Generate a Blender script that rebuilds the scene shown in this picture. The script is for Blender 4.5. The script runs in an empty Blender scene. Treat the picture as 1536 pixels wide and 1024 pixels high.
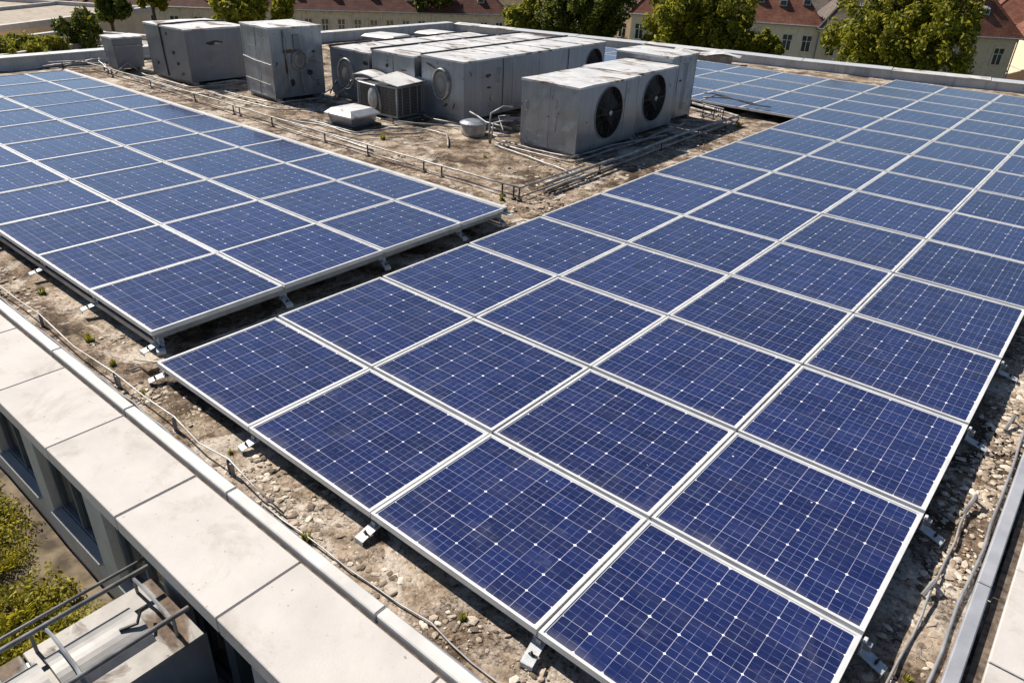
import bpy, bmesh, math, random
import numpy as np
from mathutils import Vector, Matrix

rng = random.Random(7)
nrg = np.random.default_rng(11)
C = bpy.context.scene
COL = C.collection
R = math.radians

# ------------------------------------------------------------------ camera
cam_d = bpy.data.cameras.new('camera')
cam = bpy.data.objects.new('camera', cam_d); COL.objects.link(cam)
cam_d.sensor_width = 36; cam_d.sensor_fit = 'HORIZONTAL'; cam_d.lens = 25.767
cam_d.clip_start = 0.05; cam_d.clip_end = 3000
def cam_axes(pitch, roll, yaw):
    p, o, y = R(pitch), R(roll), R(yaw)
    fw = Vector((math.cos(p)*math.sin(y), math.cos(p)*math.cos(y), -math.sin(p)))
    rt = Vector((math.cos(y), -math.sin(y), 0)); up = rt.cross(fw)
    r2 = rt*math.cos(o) + up*math.sin(o)
    return r2, r2.cross(fw), fw
_r, _u, _f = cam_axes(29.061, 2.533, -38.664)
cam.matrix_world = Matrix(((_r.x, _u.x, -_f.x, 6.2288), (_r.y, _u.y, -_f.y, -2.4784), (_r.z, _u.z, -_f.z, 3.8456), (0, 0, 0, 1)))
C.camera = cam

# ------------------------------------------------------------------ sky, sun, exposure
SUN_EL, SUN_AZ = 46.0, -93.0
w = bpy.data.worlds.new('World'); C.world = w; w.use_nodes = True
wn = w.node_tree.nodes; sky = wn.new('ShaderNodeTexSky'); sky.sky_type = 'NISHITA'
sky.sun_disc = False; sky.sun_elevation = R(SUN_EL); sky.sun_rotation = R(SUN_AZ)
sky.air_density = 1.0; sky.dust_density = 0.25; sky.ozone_density = 2.6
w.node_tree.links.new(sky.outputs[0], wn['Background'].inputs[0]); wn['Background'].inputs[1].default_value = 0.056
sd = bpy.data.lights.new('sun', 'SUN'); sd.energy = 5.0; sd.angle = R(0.5); sd.color = (1.0, 0.92, 0.81)
sun = bpy.data.objects.new('sun', sd); COL.objects.link(sun)
sv = Vector((math.cos(R(SUN_EL))*math.sin(R(SUN_AZ)), math.cos(R(SUN_EL))*math.cos(R(SUN_AZ)), math.sin(R(SUN_EL))))
sun.rotation_euler = sv.to_track_quat('Z', 'Y').to_euler(); sun.location = sv*60
C.view_settings.view_transform = 'Standard'; C.view_settings.look = 'None'
C.view_settings.exposure = 0.62; C.view_settings.gamma = 1.0
C.render.engine = 'CYCLES'
C.cycles.max_bounces = 6; C.cycles.diffuse_bounces = 3; C.cycles.glossy_bounces = 3; C.cycles.transmission_bounces = 4

# ------------------------------------------------------------------ material helpers
class NT:
    def __init__(s, name):
        s.m = bpy.data.materials.new(name); s.m.use_nodes = True
        s.t = s.m.node_tree; s.n = s.t.nodes; s.b = s.n['Principled BSDF']
    def node(s, t, **kw):
        n = s.n.new(t)
        for k, v in kw.items(): setattr(n, k, v)
        return n
    def link(s, a, b): s.t.links.new(a, b)
    def put(s, sock, v):
        if hasattr(v, 'is_output') or isinstance(v, bpy.types.NodeSocket): s.link(v, sock)
        else: sock.default_value = v
    def math(s, op, a, b=0.0, c=0.0, clamp=False):
        n = s.node('ShaderNodeMath', operation=op, use_clamp=clamp)
        s.put(n.inputs[0], a); s.put(n.inputs[1], b)
        if op in ('MULTIPLY_ADD', 'PINGPONG', 'COMPARE', 'SMOOTH_MIN'): s.put(n.inputs[2], c)
        return n.outputs[0]
    def coord(s, kind='Object', scale=(1, 1, 1), loc=(0, 0, 0), rand=False):
        tc = s.node('ShaderNodeTexCoord'); mp = s.node('ShaderNodeMapping')
        mp.inputs['Scale'].default_value = scale; mp.inputs['Location'].default_value = loc
        s.link(tc.outputs[kind], mp.inputs[0])
        if rand:
            oi = s.node('ShaderNodeObjectInfo'); v = s.math('MULTIPLY', oi.outputs['Random'], 37.0)
            cx = s.node('ShaderNodeCombineXYZ')
            for i in range(3): s.link(v, cx.inputs[i])
            ad = s.node('ShaderNodeVectorMath', operation='ADD'); s.link(mp.outputs[0], ad.inputs[0]); s.link(cx.outputs[0], ad.inputs[1])
            return ad.outputs[0]
        return mp.outputs[0]
    def noise(s, vec, scale, detail=4, rough=0.55, dist=0.0):
        n = s.node('ShaderNodeTexNoise'); s.link(vec, n.inputs['Vector'])
        n.inputs['Scale'].default_value = scale; n.inputs['Detail'].default_value = detail
        n.inputs['Roughness'].default_value = rough; n.inputs['Distortion'].default_value = dist
        return n.outputs[0]
    def voro(s, vec, scale, feature='F1', out=0, rnd=1.0):
        n = s.node('ShaderNodeTexVoronoi', feature=feature); s.link(vec, n.inputs['Vector'])
        n.inputs['Scale'].default_value = scale; n.inputs['Randomness'].default_value = rnd
        return n.outputs[out]
    def ramp(s, fac, stops, interp='LINEAR'):
        n = s.node('ShaderNodeValToRGB'); n.color_ramp.interpolation = interp; e = n.color_ramp.elements
        while len(e) < len(stops): e.new(0.5)
        for i, (p, c) in enumerate(stops):
            e[i].position = p; e[i].color = (c[0], c[1], c[2], 1) if hasattr(c, '__len__') else (c, c, c, 1)
        s.link(fac, n.inputs[0]); return n.outputs[0]
    def mix(s, fac, a, b, blend='MIX'):
        n = s.node('ShaderNodeMix', data_type='RGBA', blend_type=blend)
        s.put(n.inputs[0], fac)
        for i, v in ((6, a), (7, b)):
            if isinstance(v, tuple): n.inputs[i].default_value = (v[0], v[1], v[2], 1)
            else: s.link(v, n.inputs[i])
        return n.outputs[2]
    def bump(s, h, strength=0.3, dist=0.02):
        n = s.node('ShaderNodeBump'); n.inputs['Strength'].default_value = strength; n.inputs['Distance'].default_value = dist
        s.link(h, n.inputs['Height']); s.link(n.outputs[0], s.b.inputs['Normal'])
    def fin(s, color, rough=0.7, metal=0.0, spec=0.5):
        s.put(s.b.inputs['Base Color'], (*color, 1) if isinstance(color, tuple) else color)
        s.put(s.b.inputs['Roughness'], rough); s.put(s.b.inputs['Metallic'], metal)
        s.b.inputs['Specular IOR Level'].default_value = spec
        return s.m

def simple(name, a, b, scale=6, rough=0.7, metal=0.0, bump=0.0, spec=0.5, stretch=(1, 1, 1), detail=5, lo=0.35, hi=0.65):
    t = NT(name); v = t.coord('Object', stretch, rand=True); n = t.noise(v, scale, detail)
    c = t.ramp(n, [(lo, a), (hi, b)])
    if bump: t.bump(n, bump)
    return t.fin(c, rough, metal, spec)

# ------------------------------------------------------------------ materials
def mat_cells():
    t = NT('photovoltaic_cells')
    uv = t.node('ShaderNodeUVMap'); sp = t.node('ShaderNodeSeparateXYZ'); t.link(uv.outputs[0], sp.inputs[0])
    x, y = sp.outputs[0], sp.outputs[1]
    def dist(c, f): return t.math('PINGPONG', t.math('MULTIPLY', c, f), 0.5)
    def line(c, f, hw): return t.math('LESS_THAN', dist(c, f), hw*f)
    lx, ly = line(x, 1.0, 0.0098), line(y, 1.0, 0.0092)
    bx, by = line(x, 3.0, 0.0078), line(y, 3.0, 0.0078)
    cell = t.math('MAXIMUM', lx, ly)
    bus = t.math('MAXIMUM', bx, by)
    obj = t.coord('Object', rand=True)
    wn = t.noise(obj, 9.0, 3); wn2 = t.noise(obj, 2.2, 3)
    # missing / faint stretches of bus bar
    bus = t.math('MULTIPLY', bus, t.ramp(wn, [(0.36, 0.12), (0.58, 0.62)]))
    dsum = t.math('ADD', dist(x, 1.0), dist(y, 1.0))
    rx = t.math('ROUND', x); ry = t.math('ROUND', y)
    cv = t.node('ShaderNodeCombineXYZ'); t.link(rx, cv.inputs[0]); t.link(ry, cv.inputs[1])
    oi = t.node('ShaderNodeObjectInfo'); t.link(t.math('MULTIPLY', oi.outputs['Random'], 91.0), cv.inputs[2])
    wh = t.node('ShaderNodeTexWhiteNoise'); t.link(cv.outputs[0], wh.inputs['Vector'])
    size = t.math('MULTIPLY', t.math('GREATER_THAN', wh.outputs[0], 0.35), t.math('MULTIPLY_ADD', wh.outputs[0], 0.045, 0.030))
    dot = t.math('LESS_THAN', dsum, size)
    # cell tint
    fx = t.math('FLOOR', x); fy = t.math('FLOOR', y)
    cv2 = t.node('ShaderNodeCombineXYZ'); t.link(fx, cv2.inputs[0]); t.link(fy, cv2.inputs[1]); t.link(t.math('MULTIPLY', oi.outputs['Random'], 53.0), cv2.inputs[2])
    wh2 = t.node('ShaderNodeTexWhiteNoise'); t.link(cv2.outputs[0], wh2.inputs['Vector'])
    vor = t.voro(obj, 45.0, 'F1', 1)
    bw = t.node('ShaderNodeRGBToBW'); t.link(vor, bw.inputs[0])
    f = t.math('MULTIPLY_ADD', bw.outputs[0], 0.35, t.math('MULTIPLY', wh2.outputs[0], 0.4))
    f = t.math('ADD', f, t.math('MULTIPLY', oi.outputs['Random'], 0.25))
    base = t.ramp(f, [(0.1, (0.005, 0.0085, 0.046)), (0.9, (0.0125, 0.022, 0.105))])
    dust = t.ramp(t.noise(t.coord('Object', (1.0, 3.0, 1.0), rand=True), 2.3, 6, 0.65), [(0.42, 0.0), (0.85, 0.06)])
    edge = t.ramp(t.math('MULTIPLY_ADD', t.noise(obj, 5.0, 4), 1.1, t.math('MULTIPLY', y, 1.0)), [(0.45, 0.16), (0.95, 0.0)])
    dust = t.math('MAXIMUM', dust, edge)
    col = t.mix(dust, base, (0.35, 0.33, 0.32))
    drop = t.math('LESS_THAN', t.math('MULTIPLY_ADD', t.noise(obj, 40.0, 2), 0.03, t.voro(obj, 1.7, 'F1')), 0.034)
    stain = t.ramp(t.noise(t.coord('Object', (1, 1, 1), rand=True), 1.1, 7, 0.7, 1.2), [(0.60, 0.0), (0.70, 0.07), (0.74, 0.0)])
    col = t.mix(stain, col, (0.4, 0.38, 0.36))
    col = t.mix(bus, col, (0.26, 0.29, 0.44))
    col = t.mix(t.math('MULTIPLY', cell, t.ramp(wn2, [(0.3, 0.3), (0.65, 0.8)])), col, (0.46, 0.46, 0.55))
    col = t.mix(dot, col, (0.8, 0.8, 0.83))
    col = t.mix(t.math('MULTIPLY', drop, 0.8), col, (0.7, 0.7, 0.68))
    rough = t.ramp(t.noise(obj, 3.0, 5), [(0.3, 0.17), (0.75, 0.23)])
    t.bump(t.noise(obj, 1.3, 2), 0.02, 0.02)
    m = t.fin(col, rough, 0.0, 0.5)
    t.b.inputs['Coat Weight'].default_value = 0.45; t.b.inputs['Coat Roughness'].default_value = 0.06
    return m
M = {}
M['cells'] = mat_cells()
M['alu'] = simple('anodised_aluminium_frame', (0.56, 0.56, 0.565), (0.70, 0.70, 0.70), 5, 0.42, 0.15)
M['rail'] = simple('mill_finish_rail', (0.22, 0.235, 0.245), (0.33, 0.345, 0.36), 7, 0.45, 0.4)
M['plate'] = simple('zinc_plate', (0.38, 0.40, 0.42), (0.5, 0.52, 0.54), 18, 0.5, 0.1)
M['dark'] = simple('dark_steel', (0.015, 0.015, 0.016), (0.04, 0.038, 0.035), 12, 0.6, 0.2)
M['black'] = simple('black_rubber', (0.01, 0.01, 0.01), (0.022, 0.021, 0.02), 12, 0.8)
M['pipe'] = simple('galvanised_pipe', (0.15, 0.145, 0.14), (0.36, 0.355, 0.35), 6, 0.5, 0.35, 0.1)
M['cable'] = simple('grey_cable', (0.14, 0.145, 0.16), (0.25, 0.26, 0.28), 5, 0.6)
M['wire'] = simple('lightning_wire', (0.25, 0.24, 0.23), (0.42, 0.41, 0.40), 8, 0.5, 0.4)

def mat_deck():
    t = NT('weathered_roof_deck'); v = t.coord('Object')
    big = t.noise(v, 0.9, 8, 0.62, 0.6); mid = t.noise(v, 3.4, 8, 0.68, 0.4); fine = t.noise(v, 28, 6, 0.7)
    wv = t.node('ShaderNodeTexNoise'); t.link(v, wv.inputs['Vector']); wv.inputs['Scale'].default_value = 6.0; wv.inputs['Detail'].default_value = 5
    wa = t.node('ShaderNodeVectorMath', operation='MULTIPLY_ADD'); t.link(wv.outputs[1], wa.inputs[0]); wa.inputs[1].default_value = (.35, .35, .35); t.link(v, wa.inputs[2])
    crack = t.voro(wa.outputs[0], 5.0, 'DISTANCE_TO_EDGE'); chip = t.voro(v, 22.0, 'F1', 1)
    f = t.math('ADD', t.math('MULTIPLY', big, 0.42), t.math('ADD', t.math('MULTIPLY', mid, 0.46), t.math('MULTIPLY', fine, 0.12)))
    c = t.ramp(f, [(0.39, (0.022, 0.015, 0.010)), (0.445, (0.08, 0.056, 0.038)), (0.485, (0.22, 0.165, 0.118)), (0.53, (0.38, 0.31, 0.24)), (0.64, (0.56, 0.48, 0.40))])
    bw = t.node('ShaderNodeRGBToBW'); t.link(chip, bw.inputs[0])
    c = t.mix(0.35, c, t.ramp(bw.outputs[0], [(0.2, (0.09, 0.07, 0.05)), (0.8, (0.48, 0.41, 0.33))]), 'OVERLAY')
    c = t.mix(t.ramp(fine, [(0.33, 0.7), (0.47, 0.0)]), c, (0.06, 0.045, 0.032))
    cm = t.math('MULTIPLY', t.math('LESS_THAN', crack, 0.012), t.math('GREATER_THAN', mid, 0.54))
    c = t.mix(cm, c, (0.03, 0.023, 0.017))
    pale = t.math('MULTIPLY', t.ramp(t.noise(v, 1.15, 7, 0.66, 0.8), [(0.53, 0.0), (0.57, 0.9)]), t.ramp(fine, [(0.38, 0.3), (0.5, 1.0)]))
    c = t.mix(pale, c, t.ramp(mid, [(0.3, (0.40, 0.34, 0.275)), (0.65, (0.60, 0.53, 0.455))]))
    dk = t.math('MULTIPLY', t.ramp(t.noise(t.coord('Object', (1, 1, 1), (7, 3, 0)), 1.9, 8, 0.7, 0.5), [(0.50, 0.0), (0.58, 0.9)]), t.ramp(fine, [(0.4, 1.0), (0.62, 0.35)]))
    c = t.mix(dk, c, t.ramp(fine, [(0.35, (0.025, 0.016, 0.010)), (0.65, (0.12, 0.08, 0.05))]))
    moss = t.math('MULTIPLY', t.ramp(t.noise(v, 2.1, 6, 0.6), [(0.61, 0.0), (0.68, 0.7)]), t.ramp(fine, [(0.4, 0.0), (0.6, 1.0)]))
    c = t.mix(moss, c, (0.10, 0.085, 0.012))
    h = t.math('ADD', t.math('MULTIPLY', mid, 0.8), t.math('ADD', t.math('MULTIPLY', fine, 0.3), t.math('MULTIPLY', bw.outputs[0], 0.22)))
    t.bump(h, 0.9, 0.05)
    return t.fin(c, 0.92, 0, 0.25)
M['deck'] = mat_deck()

def mat_concrete(name, a, b, stain, amount=0.5, bump=0.15, streak=(1, 1, 1)):
    t = NT(name); v = t.coord('Object', rand=True)
    n1 = t.noise(v, 2.2, 7, 0.6); n2 = t.noise(v, 60, 3, 0.6)
    c = t.ramp(n1, [(0.3, a), (0.7, b)])
    s = t.noise(t.coord('Object', streak, rand=True), 1.7, 8, 0.7, 0.5)
    c = t.mix(t.ramp(s, [(0.52, 0.0), (0.78, amount)]), c, stain)
    spk = t.noise(v, 24, 3, 0.5)
    c = t.mix(t.ramp(spk, [(0.70, 0.0), (0.75, 0.6)]), c, (stain[0]*0.5, stain[1]*0.5, stain[2]*0.5))
    t.bump(n2, bump, 0.01)
    return t.fin(c, 0.85, 0, 0.3)
M['coping'] = mat_concrete('pale_coping_concrete', (0.445, 0.418, 0.395), (0.54, 0.512, 0.485), (0.26, 0.22, 0.185), 0.75)
M['facade'] = mat_concrete('grey_render', (0.50, 0.47, 0.43), (0.62, 0.59, 0.545), (0.30, 0.26, 0.22), 0.6, 0.2, (2.5, 2.5, 0.5))
M['grime'] = simple('grimy_joint', (0.04, 0.03, 0.022), (0.17, 0.13, 0.10), 16, 0.95, 0, 0.5)
M['trim'] = simple('white_edge_trim', (0.44, 0.428, 0.41), (0.58, 0.57, 0.555), 3, 0.5)
M['trimgrey'] = simple('grey_edge_trim', (0.30, 0.31, 0.34), (0.40, 0.41, 0.44), 4, 0.45, 0.2)
M['parapet'] = mat_concrete('parapet_sheet', (0.40, 0.41, 0.42), (0.54, 0.545, 0.55), (0.17, 0.14, 0.11), 0.8, 0.15, (3, 3, 0.6))

def mat_steel(name, a, b, rough=0.5, metal=0.45, rust=0.69, topstain=False):
    t = NT(name); v = t.coord('Object', rand=True)
    n1 = t.noise(v, 1.4, 5, 0.6, 0.5); st = t.noise(t.coord('Object', (9, 9, 0.7), rand=True), 1.0, 6, 0.65)
    c = t.ramp(t.math('MULTIPLY_ADD', st, 0.5, t.math('MULTIPLY', n1, 0.5)), [(0.35, a), (0.65, b)])
    sp = t.noise(v, 4.2, 6, 0.62, 0.3)
    rm = t.ramp(sp, [(rust-0.02, 0.0), (rust+0.03, 0.9)])
    if topstain:
        big = t.noise(t.coord('Object', (1.0, 2.2, 1), rand=True), 1.35, 6, 0.6, 0.8)
        rm = t.math('MAXIMUM', rm, t.ramp(big, [(0.525, 0.0), (0.63, 0.9)]))
    c = t.mix(rm, c, t.ramp(t.noise(v, 14, 4), [(0.35, (0.045, 0.028, 0.018)), (0.7, (0.19, 0.13, 0.085))]))
    t.bump(t.noise(v, 2.3, 2), 0.3, 0.03)
    rr = t.math('MULTIPLY_ADD', rm, 0.4, t.ramp(n1, [(0.3, rough-0.08), (0.7, rough+0.08)]), clamp=True)
    m = t.fin(c, rr, metal, 0.5)
    t.link(t.math('MULTIPLY', t.math('SUBTRACT', 1.0, rm), metal), t.b.inputs['Metallic'])
    return m
M['steel'] = mat_steel('galvanised_sheet', (0.235, 0.258, 0.295), (0.345, 0.372, 0.415), 0.36, 0.65, 0.665)
M['steel2'] = mat_steel('dull_painted_sheet', (0.165, 0.175, 0.20), (0.225, 0.24, 0.27), 0.42, 0.45, 0.71)
M['lid'] = mat_steel('stained_sheet_lid', (0.50, 0.50, 0.50), (0.64, 0.635, 0.625), 0.5, 0.15, 0.70, True)
M['rust'] = simple('rusty_patch', (0.05, 0.028, 0.015), (0.2, 0.11, 0.06), 20, 0.9, 0.1, 0.4)
def mat_mesh():
    t = NT('wire_mesh_cover'); v = t.coord('Object', (1, 1, 1)); w1 = t.voro(v, 55, 'F1', 0, 0.1)
    c = t.mix(t.ramp(w1, [(0.25, 0.0), (0.5, 1.0)]), (0.085, 0.08, 0.075), (0.30, 0.29, 0.275))
    t.bump(w1, 0.5, 0.01); return t.fin(c, 0.5, 0.3)
M['mesh'] = mat_mesh()
M['guard'] = simple('fan_guard_wire', (0.035, 0.035, 0.036), (0.075, 0.073, 0.07), 10, 0.5, 0.4)
M['blade'] = simple('fan_blade', (0.02, 0.018, 0.017), (0.045, 0.04, 0.035), 8, 0.5, 0.1)
M['hub'] = simple('fan_hub', (0.3, 0.3, 0.3), (0.45, 0.45, 0.45), 8, 0.4, 0.3)
M['glass'] = simple('dark_window_glass', (0.018, 0.022, 0.024), (0.045, 0.045, 0.038), 2.0, 0.06, 0, 0, 0.6)
M['winframe'] = simple('grey_window_frame', (0.10, 0.115, 0.135), (0.16, 0.175, 0.20), 6, 0.45)
M['sill'] = mat_concrete('sill_concrete', (0.30, 0.295, 0.29), (0.40, 0.395, 0.39), (0.16, 0.14, 0.12), 0.6)
M['soil'] = simple('terrace_soil', (0.06, 0.045, 0.028), (0.21, 0.165, 0.11), 5, 0.95, 0, 0.8)
M['ballast'] = simple('ballast_block', (0.30, 0.26, 0.22), (0.46, 0.41, 0.35), 8, 0.9, 0, 0.4)

def mat_stone():
    t = NT('roof_gravel'); g = t.node('ShaderNodeNewGeometry')
    c = t.ramp(g.outputs['Random Per Island'], [(0.0, (0.10, 0.075, 0.055)), (0.35, (0.30, 0.235, 0.175)), (0.75, (0.46, 0.39, 0.31)), (1.0, (0.62, 0.56, 0.48))])
    c = t.mix(0.4, c, t.ramp(t.noise(t.coord('Object'), 40, 4), [(0.3, 0.25), (0.7, 0.75)]), 'OVERLAY')
    return t.fin(c, 0.9, 0, 0.3)
M['stone'] = mat_stone()

def mat_leaf(name, stops, trans=0.35):
    t = NT(name); g = t.node('ShaderNodeNewGeometry')
    c = t.ramp(g.outputs['Random Per Island'], stops)
    t.fin(c, 0.6, 0, 0.3)
    tr = t.node('ShaderNodeBsdfTranslucent'); t.link(c, tr.inputs[0])
    mx = t.node('ShaderNodeMixShader'); mx.inputs[0].default_value = trans
    t.link(t.b.outputs[0], mx.inputs[1]); t.link(tr.outputs[0], mx.inputs[2]); t.link(mx.outputs[0], t.n['Material Output'].inputs[0])
    return t.m
M['leaf_mid'] = mat_leaf('broadleaf_foliage', [(0, (0.05, 0.066, 0.006)), (0.5, (0.21, 0.215, 0.014)), (1, (0.44, 0.40, 0.035))], 0.48)
M['leaf_dark'] = mat_leaf('dark_foliage', [(0, (0.025, 0.04, 0.006)), (0.6, (0.085, 0.11, 0.011)), (1, (0.26, 0.25, 0.025))], 0.42)
M['leaf_yellow'] = mat_leaf('yellow_green_foliage', [(0, (0.10, 0.11, 0.010)), (0.5, (0.24, 0.24, 0.02)), (1, (0.42, 0.38, 0.04))], 0.45)
M['leaf_fern'] = mat_leaf('fern_foliage', [(0, (0.08, 0.085, 0.008)), (0.5, (0.27, 0.25, 0.02)), (1, (0.50, 0.43, 0.04))], 0.42)
M['bark'] = simple('bark', (0.05, 0.035, 0.025), (0.13, 0.10, 0.075), 8, 0.9, 0, 0.6, stretch=(1, 1, 0.2))

def mat_tiles(name, a, b, c3):
    t = NT(name); v = t.coord('Object', rand=True)
    n = t.noise(v, 0.9, 7, 0.65); n2 = t.noise(v, 7, 4, 0.7)
    c = t.ramp(t.math('MULTIPLY_ADD', n2, 0.45, t.math('MULTIPLY', n, 0.55)), [(0.36, a), (0.52, b), (0.68, c3)])
    wv = t.node('ShaderNodeTexWave', wave_type='BANDS', bands_direction='Z', wave_profile='SAW'); t.link(v, wv.inputs[0])
    wv.inputs['Scale'].default_value = 1.1; wv.inputs['Distortion'].default_value = 0.6; wv.inputs['Detail'].default_value = 2
    c = t.mix(0.3, c, t.ramp(wv.outputs[1], [(0.0, 0.3), (1.0, 0.65)]), 'OVERLAY')
    t.bump(wv.outputs[1], 0.7, 0.08)
    return t.fin(c, 0.85, 0, 0.3)
M['tile_red'] = mat_tiles('red_roof_tiles', (0.085, 0.032, 0.022), (0.185, 0.072, 0.045), (0.27, 0.125, 0.085))
M['tile_dark'] = mat_tiles('dark_red_roof_tiles', (0.045, 0.02, 0.016), (0.115, 0.045, 0.033), (0.19, 0.085, 0.06))
M['tile_grey'] = mat_tiles('grey_brown_roof_tiles', (0.075, 0.062, 0.055), (0.135, 0.108, 0.095), (0.21, 0.17, 0.15))
M['plaster'] = mat_concrete('cream_plaster', (0.74, 0.60, 0.44), (0.84, 0.71, 0.54), (0.30, 0.26, 0.20), 0.5, 0.1, (1, 1, 0.3))
M['plaster2'] = mat_concrete('tan_plaster', (0.62, 0.48, 0.33), (0.72, 0.57, 0.41), (0.25, 0.20, 0.15), 0.5, 0.1, (1, 1, 0.3))
M['plaster3'] = mat_concrete('weathered_plaster', (0.56, 0.47, 0.36), (0.72, 0.62, 0.49), (0.10, 0.085, 0.05), 0.9, 0.1, (2, 2, 0.3))
M['white_frame'] = simple('white_painted_wood', (0.6, 0.6, 0.58), (0.72, 0.72, 0.7), 4, 0.5)
M['flatroof'] = mat_concrete('gravel_flat_roof', (0.25, 0.21, 0.165), (0.40, 0.345, 0.28), (0.09, 0.07, 0.045), 0.9, 0.3)
M['ductlid'] = mat_steel('weathered_duct_sheet', (0.15, 0.14, 0.13), (0.27, 0.255, 0.235), 0.55, 0.1, 0.68, True)
M['zinc'] = simple('zinc_dormer', (0.22, 0.24, 0.27), (0.38, 0.40, 0.43), 5, 0.45, 0.3)
def mat_ground():
    t = NT('city_ground'); v = t.coord('Object')
    n = t.noise(v, 0.06, 6, 0.6); n2 = t.noise(v, 0.8, 6, 0.65)
    c = t.ramp(t.math('MULTIPLY_ADD', n2, 0.4, t.math('MULTIPLY', n, 0.6)), [(0.38, (0.022, 0.032, 0.010)), (0.5, (0.06, 0.07, 0.02)), (0.6, (0.15, 0.12, 0.08)), (0.7, (0.12, 0.11, 0.10))])
    return t.fin(c, 0.95, 0, 0.2)
M['ground'] = mat_ground()

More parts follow.
